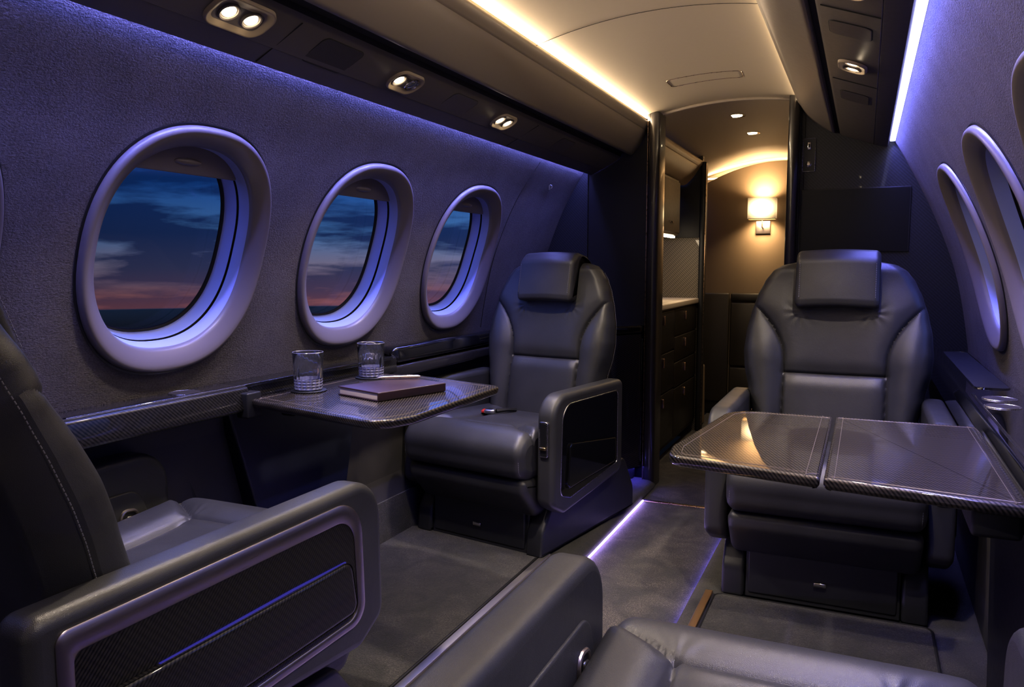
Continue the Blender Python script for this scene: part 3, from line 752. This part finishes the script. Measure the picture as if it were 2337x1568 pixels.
tr = thing('fold_out_table', 'wide glossy carbon table in two leaves in front of the far right seat', 'table', (.6, 2.0, TZR))
ro = [(.245, 1.83, .05), (.258, 1.73, .045), (.583, 1.665, .006), (.583, 2.378, .006), (.300, 2.376, .10)]
l1 = [(p[0]-.6, p[1]-2.0) for p in rpoly(ro, 12)]
l2 = [(p[0]-.6, p[1]-2.0) for p in rpoly([(.590, 1.664, .006), (.935, 1.610, .006), (.935, 2.380, .006), (.590, 2.378, .006)], 6)]
mk('table_leaf', *pillow(l1, -.026, 0, .007, XY, r0=.014), CBT, tr, sharp=50); mk('table_leaf', *pillow(l2, -.026, 0, .007, XY, r0=.014), CBT, tr, sharp=50)
inlay(l1, .028, .0003, par=tr); inlay(l2, .020, .0003, par=tr)
mk('support_arm', *rbox(.25, .335, -.35, .33, -.08, -.024, .01), BLK, tr)
# glasses and coasters
def glass(x_, y_, zb, lab):
    R_, H_ = .0485, .118
    def rf(r, z_, a): return r
    prof = [(.001, 0), (R_*.80, 0), (R_*.86, .003)]
    n = 72
    loops = []
    def ring(r, z_, fl=0):
        return [Vector((((r-fl*abs(sin(9*a_*1.0)))*cos(a_)), ((r-fl*abs(sin(9*a_)))*sin(a_)), z_)) for a_ in [2*pi*k/n for k in range(n)]]
    zc_ = .036; base = [ring(.001, 0), ring(R_*.80, 0), ring(R_*.87, .002)]
    for i in range(8):
        z_ = .004+(zc_-.004)*i/7; base.append(ring(R_*(.885+.09*z_/H_), z_, .0042 if i % 2 else .0010))
    base += [ring(R_*.84, zc_-.001), ring(R_*.80, .026), ring(R_*.55, .019), ring(.001, .017)]
    up = [ring(R_*.905, zc_+.0005)]
    for i in range(9): up.append(ring(R_*(.885+.09*(zc_+.0005+.006*i)/H_)+.0002, zc_+.0005+.006*i, .0022*(1-i/9)))
    up += [ring(R_*.985, H_-.001), ring(R_*.97, H_), ring(R_*.955, H_-.001), ring(R_*.92, .06), ring(R_*.88, zc_+.0005)]
    cs = tag(mk('coaster', *lathe([(.001, 0), (.054, 0), (.056, .0015), (.056, .003), (.054, .0045), (.001, .0045)], 48, (x_, y_, zb)), BLK), lab.replace('cut crystal tumbler', 'round black coaster').replace('standing', 'lying under the tumbler'), 'coaster', 'coasters on the carbon table')
    g = thing('drinking_glass', lab, 'glass', (x_, y_, zb+.0052)); mk('cut_base', *loft(base), CUT, g, sharp=15); up.append(up[0]); mk('bowl', *loft(up, True, False), CRY, g, sharp=50)
    mk('rim', *tube([Vector((R_*.97*cos(2*pi*k/48), R_*.97*sin(2*pi*k/48), H_)) for k in range(48)], .0011, 6, True), CUT, g); tag(g, lab, 'glass', 'cut crystal tumblers on the carbon table')
glass(-.935, 1.955, TZL+.0005, 'cut crystal tumbler standing nearer the bare window-side corner of the table')
glass(-.925, 2.285, TZL+.0005, 'cut crystal tumbler standing right behind the notebook')
# notebook and pen
nb = thing('notebook', 'closed burgundy leather notebook lying on the carbon table', 'notebook', (-.672, 2.030, TZL+.0008), radians(-18))
BURG = leather('burgundy_leather', (.030, .012, .014), .4, .2, .1)
w2, l2_ = .098, .133
mk('back_cover', *rbox(-w2, w2, -l2_, l2_, 0, .003, .0014), BURG, nb); mk('front_cover', *rbox(-w2, w2, -l2_, l2_, .0225, .0265, .0018), BURG, nb)
mk('pages', *rbox(-w2+.004, w2-.006, -l2_+.004, l2_-.004, .0031, .0224, .0008), plain('paper_pages', (.55, .47, .42), .8), nb)
mk('spine', *rbox(w2-.005, w2+.0015, -l2_, l2_, .0005, .0262, .0024), BURG, nb)
pn = thing('pen', 'slim silver ballpoint pen lying on the burgundy notebook', 'pen', (-.715, 2.135, TZL+.0285+.0055), radians(33))
PSIL = plain('satin_pen', (.72, .60, .52), .25, metal=1.0)
def xl(prof, n=20):
    v, f = lathe([(r, z_) for r, z_ in prof], n); return [Vector((p.z, p.y, p.x)) for p in v], f
mk('barrel', *xl([(.0006, -.072), (.0015, -.068), (.0042, -.055), (.0052, -.03), (.0053, .0), (.0053, .003)]), PSIL, pn)
mk('ring', *xl([(.0054, .0), (.0058, .001), (.0058, .004), (.0054, .005)]), CHR, pn)
mk('cap', *xl([(.0053, .004), (.0054, .03), (.005, .062), (.004, .068), (.0005, .069)]), PSIL, pn)
mk('clip', *rbox(.012, .064, -.0012, .0012, .0050, .0068, .0005), CHR, pn)
# ------------------------------------------------------------------ consoles and lower side panels
def cup(par, x_, y_, z_, r=.045):
    c = mk('cup_holder', *lathe([(r-.003, -.006), (r-.002, -.0005), (r, .0012), (r+.002, .0012), (r+.003, 0), (r+.003, -.004)], 40, (x_, y_, z_)), METX, par)
    mk('cup_well', *lathe([(r-.003, .0006), (r-.006, .0003), (.001, .0003)], 40, (x_, y_, z_)), plain('cup_interior', (.22, .20, .20), .35, metal=.9) if 'cup_interior' not in bpy.data.materials else bpy.data.materials['cup_interior'], c)
def seg(name, prof, y0, y1, mat, par, r=.006, sharp=50):
    return mk(name, *pillow(prof, y0, y1, r, XZ), mat, par, sharp=sharp)
cl = thing('side_console', 'carbon side ledge running under the left windows', 'side console')
TOPM = plain('console_top_black', (.022, .020, .022), .22, coat=.6)
seg('front_section', rpoly([(-1.15, .800, 0), (-1.012, .806, .012), (-.998, .735, .012), (-1.15, .700, 0)], 6), Y0, 1.775, CBC, cl)
seg('top_section', rpoly([(-1.16, .8055, .004), (-1.022, .8085, .004), (-1.022, .803, .002), (-1.16, .798, .002)], 3), Y0, 1.775, TOPM, cl, .002)
seg('middle_section', rpoly([(-1.16, .806, .004), (-1.035, .806, .010), (-1.03, .745, .01), (-1.16, .72, 0)], 6), 1.78, 2.62, CBC, cl)
seg('edge_rail', rpoly([(-1.040, .811, .004), (-1.026, .811, .004), (-1.024, .797, .004), (-1.040, .797, .004)], 4), 1.2, 2.58, GLB, cl, .003)
seg('raised_lid', rpoly([(-1.17, .835, .01), (-1.055, .842, .022), (-1.045, .775, .02), (-1.17, .75, .01)], 8), 2.64, 4.15, GLB, cl, .03)
seg('lower_rail', rpoly([(-1.17, .765, .01), (-1.05, .765, .015), (-1.05, .715, .01), (-1.17, .70, .01)], 6), 2.60, 4.15, TOPM, cl, .01)
cup(cl, -1.075, 1.60, .8085); cup(cl, -1.085, 2.50, .808, .040)
mk('hinge_cover', *rbox(-1.03, -.985, 1.74, 1.80, .715, .790, .005), BLK, cl)
def dado(P, side, y0, y1, h, z0, z1, mat, name, n=16):
    vs = []; ls = [P.l_of_z(z1)+(P.l_of_z(z0)-P.l_of_z(z1))*i/n for i in range(n+1)]
    rows = [P.W(y0, ls[0], 0)]+[P.W(y0, l, h) for l in ls]+[P.W(y0, ls[-1], 0)]
    loops = [[Vector((p.x, y, p.z)) for p in rows] for y in (y0, y1)]
    return st(mk(name, *loft(loops, True, True), mat, sharp=50))
dado(PL, -1, Y0, 4.18, .012, .17, .715, DADO, 'trim_16'); dado(PL, -1, Y0, 4.18, .022, -.03, .17, CARP, 'baseboard_left')
dado(PR, 1, Y0, 4.18, .022, -.03, .17, CARP, 'baseboard_right')
sp = mk('table_stowage_panel', *pillow(rpoly([(1.80, .735, .02), (2.50, .735, .02), (2.36, .16, .04), (1.98, .16, .04)], 6), -1.205, -1.125, .01, YZ), plain('stowage_navy', (.012, .014, .026), .35), sharp=50)
tag(sp, 'dark navy tapered panel on the left side wall below the small table', 'stowage panel')
pp = mk('trim_23', *pillow(rpoly([(2.56, .70, .06), (4.14, .70, .02), (4.14, .17, .02), (2.50, .17, .04), (2.50, .40, .05)], 6), -1.215, -1.186, .014, YZ), DADO, sharp=50)
st(pp)
ac = mk('armrest_recess', *pillow(rpoly([(.60, .69, .1), (1.62, .69, .20), (1.80, .20, .06), (.60, .20, .06)], 10), -1.21, -1.180, .004, YZ), CARP, sharp=50)
tag(ac, 'dark carpet lined arched recess behind the near left seat armrest', 'wall recess')
mk('recess_edge', *tube([Vector((-1.179, p[0], p[1])) for p in rpoly([(.60, .70, .1), (1.62, .70, .20), (1.81, .19, .06), (.60, .19, .06)], 10)], .007, 8, True), LEAD, ac)
cr = thing('side_console', 'glossy black side ledge with two metal cup holders under the right windows', 'side console')
seg('top_section', rpoly([(1.15, .775, 0), (.942, .7745, .012), (.926, .745, .02), (.935, .66, .015), (1.15, .66, 0)], 6), Y0, 4.18, GLB, cr)
seg('inner_rail', rpoly([(.968, .776, .003), (.958, .776, .003), (.958, .768, .002), (.968, .768, .002)], 3), Y0, 2.72, CBC, cr, .002)
tray = rpoly([(.985, 2.86, .03), (1.085, 2.86, .03), (1.085, 4.05, .03), (.985, 4.05, .03)], 6)
mk('tray_rim', *tube([Vector((p[0], p[1], .7745)) for p in tray], .0028, 8, True), GLB, cr); mk('tray_floor', *pillow(tray, .770, .7755, .0005, XY), BLK, cr)
cup(cr, 1.012, 2.50, .7755, .043); cup(cr, 1.024, 2.645, .7755, .043)
rd = mk('trim_22', *pillow(rpoly([(Y0, .66, 0), (4.15, .66, 0), (4.15, 0.0, 0), (Y0, 0.0, 0)], 2), 1.03, 1.12, .01, YZ), DADO, sharp=50); st(rd)
rp = mk('table_stowage_panel', *pillow(rpoly([(1.62, .655, .02), (2.44, .655, .02), (2.30, .02, .04), (1.80, .02, .04)], 6), .985, 1.03, .012, YZ), plain('stowage_black', (.010, .010, .013), .35), sharp=50)
tag(rp, 'black tapered panel on the right side wall below the wide table', 'stowage panel')
for y_ in (1.60, 1.47): pass
# ------------------------------------------------------------------ front bulkhead fittings
scr = thing('wall_screen', 'black rectangular television screen set into the right front bulkhead', 'television', (.590, 4.196, 1.388))
mk('bezel', *pillow(rpoly([(-.245, -.154, .004), (.245, -.154, .004), (.245, .154, .004), (-.245, .154, .004)], 3), -.004, .004, .002, XZ), BLK, scr)
mk('display', *pillow(rpoly([(-.240, -.149, .003), (.240, -.149, .003), (.240, .149, .003), (-.240, .149, .003)], 3), -.0055, -.003, .0005, XZ), plain('screen_glass', (.002, .0022, .004), .4, spec=.3), scr)
pl = thing('switch_plate', 'narrow upright black switch plate with thin metal outline beside the right door post', 'switch plate', (.373, 4.195, 1.711))
ou = rpoly([(-.029, -.080, .003), (.029, -.080, .003), (.029, .080, .003), (-.029, .080, .003)], 3)
mk('plate', *pillow(ou, -.004, .004, .001, XZ), BLK, pl); mk('outline', *tube([Vector((p[0], -.0045, p[1])) for p in ou], .0012, 6, True), METX, pl)
mk('toggle_switch', *rbox(-.009, .009, -.012, -.002, .025, .062, .003), CHR, pl); mk('toggle', *rbox(-.004, .004, -.018, -.008, .036, .052, .002), BLK, pl)
v, f = lathe([(.001, 0), (.013, 0), (.013, .004), (.008, .006), (.007, .011), (.001, .011)], 24); mk('knob', [Vector((p.x, -p.z-.003, p.y-.045)) for p in v], f, CHR, pl)
st(mk('trim_17', *tube([Vector((.352, 4.199, z_)) for z_ in (.0, 1.92)], .0012, 4), GROOVE))
hk = thing('coat_hook', 'tiny metal coat hook on the left wall near the front bulkhead', 'hook', PL.W(3.83, PL.l_of_z(1.575), .002))
mk('plate', *rbox(-.002, .003, -.008, .008, -.016, .016, .0015), METX, hk); mk('hook', *tube([(.003, 0, .010), (.013, 0, .006), (.015, 0, -.003), (.010, 0, -.010)], .0025, 8), METX, hk)
# cabinet
cb = thing('low_cabinet', 'glossy black carbon low cabinet beside the left door post behind the far left seat', 'cabinet', (0, 0, 0))
co_ = rpoly([(-1.08, 3.93, .01), (-.535, 3.93, .055), (-.432, 4.09, .05), (-.432, 4.185, 0), (-1.08, 4.185, 0)], 10)
mk('body', *pillow(co_, .075, .800, .002, XY), carbon('carbon_cabinet', (1, 0, 1), (1, 0, -1), .008, (.004, .004, .005), (.022, .021, .024), coat=.7), cb, sharp=50)
mk('top', *pillow(inset(co_, -.006), .805, .850, .016, XY), GLB, cb, sharp=50); mk('plinth', *pillow(inset(co_, .04), .0, .08, .001, XY), BLK, cb, sharp=50)
dr = mk('door', *rbox(-.4325, -.4285, 4.10, 4.185, .10, .775, .002), GLB, cb)
mk('handle', *rbox(-.430, -.420, 4.135, 4.145, .715, .755, .003), COPPER, dr)
o = mk('led_strip', *rbox(-.56, -.47, 3.975, 3.985, .060, .066, .001), BLUE_E); tag(o, 'blue led strip under the low cabinet by the left door post', 'led strip')
area('cabinet_glow', (-.47, 4.05, .068), (.3, -.2, -1), .10, .20, .9, (.10, .08, 1.0))

# ------------------------------------------------------------------ galley and far room
GX = -.455
ga = thing('galley_cabinet', 'black galley base cabinet with drawers and small brass pulls along the corridor', 'cabinet', (0, 0, 0))
mk('body', *rbox(-1.098, GX-.012, 4.26, 5.735, .02, .895, .002), BLK, ga)
GAL = plain('galley_black', (.012, .010, .009), .4, coat=.1, spec=.3)
for (ya, yb, rows) in ((4.28, 5.0, ((.635, .885), (.385, .625), (.05, .375))), (5.01, 5.72, ((.715, .885), (.545, .705), (.375, .535), (.05, .365)))):
    for (za, zb_) in rows:
        dr = mk('drawer', *rbox(GX-.016, GX, ya, yb, za, zb_, .003), GAL, ga)
        yh = ya+.56*(yb-ya) if ya < 4.9 else yb-.42
        mk('handle', *rbox(GX-.002, GX+.014, yh-.009, yh+.009, zb_-.080, zb_-.022, .004), plain('brass_pull', (.75, .50, .30), .2, metal=1.0) if 'brass_pull' not in bpy.data.materials else bpy.data.materials['brass_pull'], dr)
wt = mk('worktop', *rbox(-1.098, GX+.012, 4.255, 5.735, .897, .935, .008), CTOP); tag(wt, 'pale stone worktop on the black galley cabinet', 'worktop')
mk('sink_recess', *rbox(-.85, GX-.04, 4.7, 5.5, .9345, .9365, .001), plain('stone_inset', (.40, .34, .28), .4), wt)
uc = thing('galley_cabinet', 'dark upper galley cabinet above the pale worktop', 'cabinet', (0, 0, 0))
mk('body', *rbox(-1.098, -.515, 4.26, 5.32, 1.37, 1.738, .004), GAL, uc)
dd_ = mk('door', *rbox(-.516, -.505, 4.5, 5.315, 1.385, 1.72, .003), plain('walnut_gloss', (.010, .007, .005), .45, spec=.12), uc)
for yy in (5.02, 5.09): mk('latch', *tube([(-.503, yy-.012, 1.455), (-.497, yy-.004, 1.44), (-.497, yy+.004, 1.44), (-.503, yy+.012, 1.455)], .0022, 6), CHR, dd_)
o = mk('task_light', *rbox(-.545, -.520, 4.75, 5.25, 1.352, 1.366, .003), emit('task_led', (1, .82, .55), 10)); tag(o, 'slim warm light bar under the upper galley cabinet', 'light')
area('galley_task', (-.56, 5.15, 1.345), (.10, .35, -1), .04, .5, 3.2, (1, .80, .55))
st(mk('wall_galley', *rbox(-1.15, -1.1, 4.25, 6.6, -.1, 2.1, 0), BLK, smooth=False))
bs_ = st(mk('wall_partition', *rbox(-1.15, -.440, 5.74, 5.79, -.1, 1.96, 0), CBB, smooth=False))
o = st(mk('trim_18', *pillow(rpoly([(-.452, 5.715, .015), (-.412, 5.715, .018), (-.412, 5.81, .015), (-.452, 5.81, .015)], 5), -.045, 1.905, .004, XY), BLK)); 
st(mk('trim_19', *rbox(-.4135, -.4105, 5.73, 5.742, 0, 1.895, 0), COPPER))
st(mk('trim_20', *rbox(-.80, -.452, 5.725, 5.738, 1.37, 1.90, .002), BLK))
# galley bin
gb = thing('overhead_bin', 'small tan overhead bin above the galley beyond the left door post', 'overhead bin')
sweepY('bin_door', [(-.66, 1.74), (-.560, 1.745), (-.548, 1.752)]+spline([(-.540, 1.758), (-.50, 1.80), (-.468, 1.846), (-.455, 1.868)], 5)+[(-.459, 1.870)], 4.26, 5.715, plain('bin_tan', (.30, .22, .14), .4), 1, parent=gb, sharp=50)
sweepY('lip', [(-.462, 1.866)]+spline([(-.453, 1.871), (-.438, 1.890), (-.434, 1.908), (-.442, 1.918)], 5)+[(-.47, 1.90)], 4.26, 5.715, plain('bin_tan_lip', (.34, .25, .16), .4), 1, parent=gb, sharp=50)
# corridor walls, end wall
st(mk('wall_corridor_right', *rbox(.46, .50, 4.25, 6.85, -.1, 2.1, 0), TAN, smooth=False))
st(mk('wall_corridor_left', *rbox(-.80, -.76, 5.79, 6.85, -.1, 2.1, 0), TAN, smooth=False))
st(mk('wall_end', *rbox(-.8, .5, YE+.25, YE+.30, -.1, 2.1, 0), CEIL, smooth=False))
ap_ = [(-.76, -.05)]+[(-.76+1.22*i/40, zc(-.76+1.22*i/40)+.015-.055*((-.76+1.22*i/40-.05)/.6)**2-.045) for i in range(41)]+[(.46, -.05)]
st(mk('wall_far', *pillow(ap_, YE, YE+.04, .003, XZ), TAN, sharp=60))
st(mk('baseboard_far', *rbox(-.76, .46, YE-.02, YE, -.045, .06, .004), BLK))
wn = plain('wainscot_leather', (.030, .025, .019), .45)
for (xa, xb, za, zb_) in ((-.75, -.34, .06, .95), (-.33, .25, .885, .95), (-.33, .25, .36, .875), (-.33, .25, .06, .35)):
    o = mk('wainscot_panel', *rbox(xa, xb, YE-.045, YE-.002, za, zb_, .014), wn)
    tag(o, {(-.75, .06): 'tall plain dark padded panel low on the far wall', (-.33, .885): 'slim dark padded rail along the top of the far wall padding', (-.33, .36): 'large square dark padded panel low on the far wall', (-.33, .06): 'lowest dark padded panel on the far wall above the floor'}[(xa, za)], 'wall panel')
hnd = mk('bench_arm', *pillow(rpoly([(5.93, -.04, .02), (6.05, -.04, .02), (6.02, .42, .03), (5.97, .42, .03)], 5), -.49, -.44, .012, YZ), TAN, sharp=60); tag(hnd, 'tan upholstered seat edge just visible behind the galley partition', 'bench')
area('arch_cove', (-.15, YE+.12, 1.90), (0, .15, 1), 1.0, .03, 6, (1.0, .68, .36), yaxis=(0, 1, 0))
o = mk('led_strip', *rbox(-.7, .42, YE+.10, YE+.13, 1.875, 1.885, .001), WARM_E); tag(o, 'warm led strip hidden behind the arched top of the far wall', 'led strip')
# downlights
for (x_, y_, lab) in ((-.06, 4.66, 'recessed round downlight nearer the doorway in the corridor ceiling'), (-.055, 5.30, 'recessed round downlight deeper in the corridor ceiling')):
    o = thing('downlight', lab, 'downlight', (x_, y_, zc(x_)), 0, 'corridor ceiling downlights')
    mk('ring', *lathe([(.040, .002), (.052, -.0005), (.057, -.001), (.058, .002), (.058, .004)], 36), CHR, o); mk('lens', *lathe([(.001, -.001), (.039, -.001), (.040, .003)], 32), emit('down_lamp', (1, .78, .48), 14) if 'down_lamp' not in bpy.data.materials else bpy.data.materials['down_lamp'], o)
    L = bpy.data.lights.new('down', 'SPOT'); L.energy = 22; L.spot_size = radians(130); L.spot_blend = 1; L.color = (1, .76, .48); L.shadow_soft_size = .03
    l = bpy.data.objects.new('down', L); C.objects.link(l); l.location = (x_, y_, zc(x_)-.02)
# sconce
scn = thing('wall_sconce', 'lit wall sconce with square cream shade on the far wall', 'wall lamp', (-.10, YE-.002, 1.52))
mk('backplate', *rbox(-.055, .055, -.012, 0, -.10, .0, .003), MET, scn); mk('arm', *tube([(0, -.010, -.055), (0, -.05, -.055), (0, -.075, -.045), (0, -.075, .0)], .006, 8), METX, scn)
sh_o = rpoly([(-.103, -.155, .006), (.103, -.155, .006), (.103, -.020, .006), (-.103, -.020, .006)], 4)
ld = [[Vector((p[0], p[1], z_)) for p in sh_o] for z_ in (.012, .172)]+[[Vector((p[0], p[1], z_)) for p in inset(sh_o, .002)] for z_ in (.172, .012)]
m, t, b = newmat('lamp_shade'); setp(b, col=(.9, .75, .5), rough=.8, em=(1, .70, .36), ems=1.7)
tc = N(t, 'ShaderNodeTexCoord'); gx = N(t, 'ShaderNodeSeparateXYZ'); t.links.new(tc.outputs['Generated'], gx.inputs[0])
dx = mth(t, 'SUBTRACT', gx.outputs[0], .5); dz = mth(t, 'SUBTRACT', gx.outputs[2], .5)
rr_ = mth(t, 'ADD', mth(t, 'MULTIPLY', dx, dx), mth(t, 'MULTIPLY', dz, dz)); t.links.new(mth(t, 'MULTIPLY', mth(t, 'POWER', 2.718, mth(t, 'MULTIPLY', rr_, -7.0)), 9.0), b.inputs['Emission Strength'])
mk('shade', *loft(ld+[ld[0]], True, False), m, scn, sharp=40); mk('shade_rim', *tube([Vector((p[0], p[1], .010)) for p in sh_o], .003, 6, True), CEIL, scn)
area('sconce_up', (-.10, YE-.090, 1.70), (0, .25, 1), .12, .09, 5, (1, .70, .38), 150); area('sconce_down', (-.10, YE-.090, 1.525), (0, .25, -1), .12, .09, 3.4, (1, .70, .38), 130)

# ------------------------------------------------------------------ added fill lamps and dusk sky
area('ambient_fill', (-.05, 1.9, 1.90), (0, -.12, -1), .45, 2.6, 8, (1, .84, .70))  # soft overhead fill added below the ceiling, no fixture there
area('aft_fill', (0, Y0+.1, 1.1), (0, 1, .12), 1.4, 1.2, 2.5, (1, .84, .72), yaxis=(0, 0, 1))  # unseen fill lamp added behind the camera to lift the dark surfaces
w = bpy.data.worlds.new('dusk'); SC.world = w; w.use_nodes = True; t = w.node_tree; bg = t.nodes['Background']
tc = N(t, 'ShaderNodeTexCoord'); sx = N(t, 'ShaderNodeSeparateXYZ'); t.links.new(tc.outputs['Generated'], sx.inputs[0])
mp = N(t, 'ShaderNodeMapping'); mp.inputs['Scale'].default_value = (1, 1, 6.5); mp.inputs['Location'].default_value = (.3, 1.1, .2); t.links.new(tc.outputs['Generated'], mp.inputs['Vector'])
nz = N(t, 'ShaderNodeTexNoise', Scale=5.6, Detail=7.0, Roughness=.55, Distortion=.15); t.links.new(mp.outputs[0], nz.inputs['Vector'])
hz = -.049
e = mth(t, 'MULTIPLY', mth(t, 'SUBTRACT', sx.outputs[2], hz), 2.5)      # 0 at the horizon
clear = ramp(t, e, [(0, (.011, .020, .048)), (.003, (.16, .06, .07)), (.03, (.16, .062, .062)), (.07, (.085, .055, .085)), (.13, (.10, .09, .14)), (.22, (.035, .09, .20)), (.38, (.004, .040, .17)), (.55, (.05, .12, .5)), (1.0, (.5, .8, 3.2))])  # top stops boosted blue above the view, added to light the window reveals
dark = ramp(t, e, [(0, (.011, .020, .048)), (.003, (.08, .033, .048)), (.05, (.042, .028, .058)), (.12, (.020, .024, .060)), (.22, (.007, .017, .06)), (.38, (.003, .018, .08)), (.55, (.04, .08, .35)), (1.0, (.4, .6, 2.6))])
cf = ramp(t, nz.outputs['Fac'], [(.45, (0, 0, 0)), (.58, (1, 1, 1))])
mx = N(t, 'ShaderNodeMix'); mx.data_type = 'RGBA'; t.links.new(cf, mx.inputs['Factor']); t.links.new(dark, mx.inputs['A']); t.links.new(clear, mx.inputs['B'])
# brighter towards the front of the aircraft
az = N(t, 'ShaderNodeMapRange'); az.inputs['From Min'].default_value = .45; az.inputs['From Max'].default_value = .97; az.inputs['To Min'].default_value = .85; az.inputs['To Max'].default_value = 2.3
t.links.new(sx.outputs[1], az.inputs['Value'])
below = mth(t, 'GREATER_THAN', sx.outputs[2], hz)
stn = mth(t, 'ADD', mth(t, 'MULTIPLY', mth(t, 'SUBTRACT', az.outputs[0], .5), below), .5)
gr = ramp(t, mth(t, 'MULTIPLY', mth(t, 'SUBTRACT', hz, sx.outputs[2]), 8.0), [(0, (.016, .035, .085)), (.15, (.010, .017, .038)), (.5, (.004, .006, .012))])
m2 = N(t, 'ShaderNodeMix'); m2.data_type = 'RGBA'; t.links.new(below, m2.inputs['Factor']); t.links.new(gr, m2.inputs['A']); t.links.new(mx.outputs['Result'], m2.inputs['B'])
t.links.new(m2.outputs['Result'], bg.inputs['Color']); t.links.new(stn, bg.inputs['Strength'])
SC.view_settings.view_transform = 'Standard'; SC.view_settings.look = 'None'; SC.view_settings.exposure = 0; SC.view_settings.gamma = .89
SC.cycles.use_denoising = True; SC.cycles.max_bounces = 8; SC.cycles.transparent_max_bounces = 12; SC.cycles.sample_clamp_indirect = 4.0
SC.cycles.caustics_reflective = False; SC.cycles.caustics_refractive = False
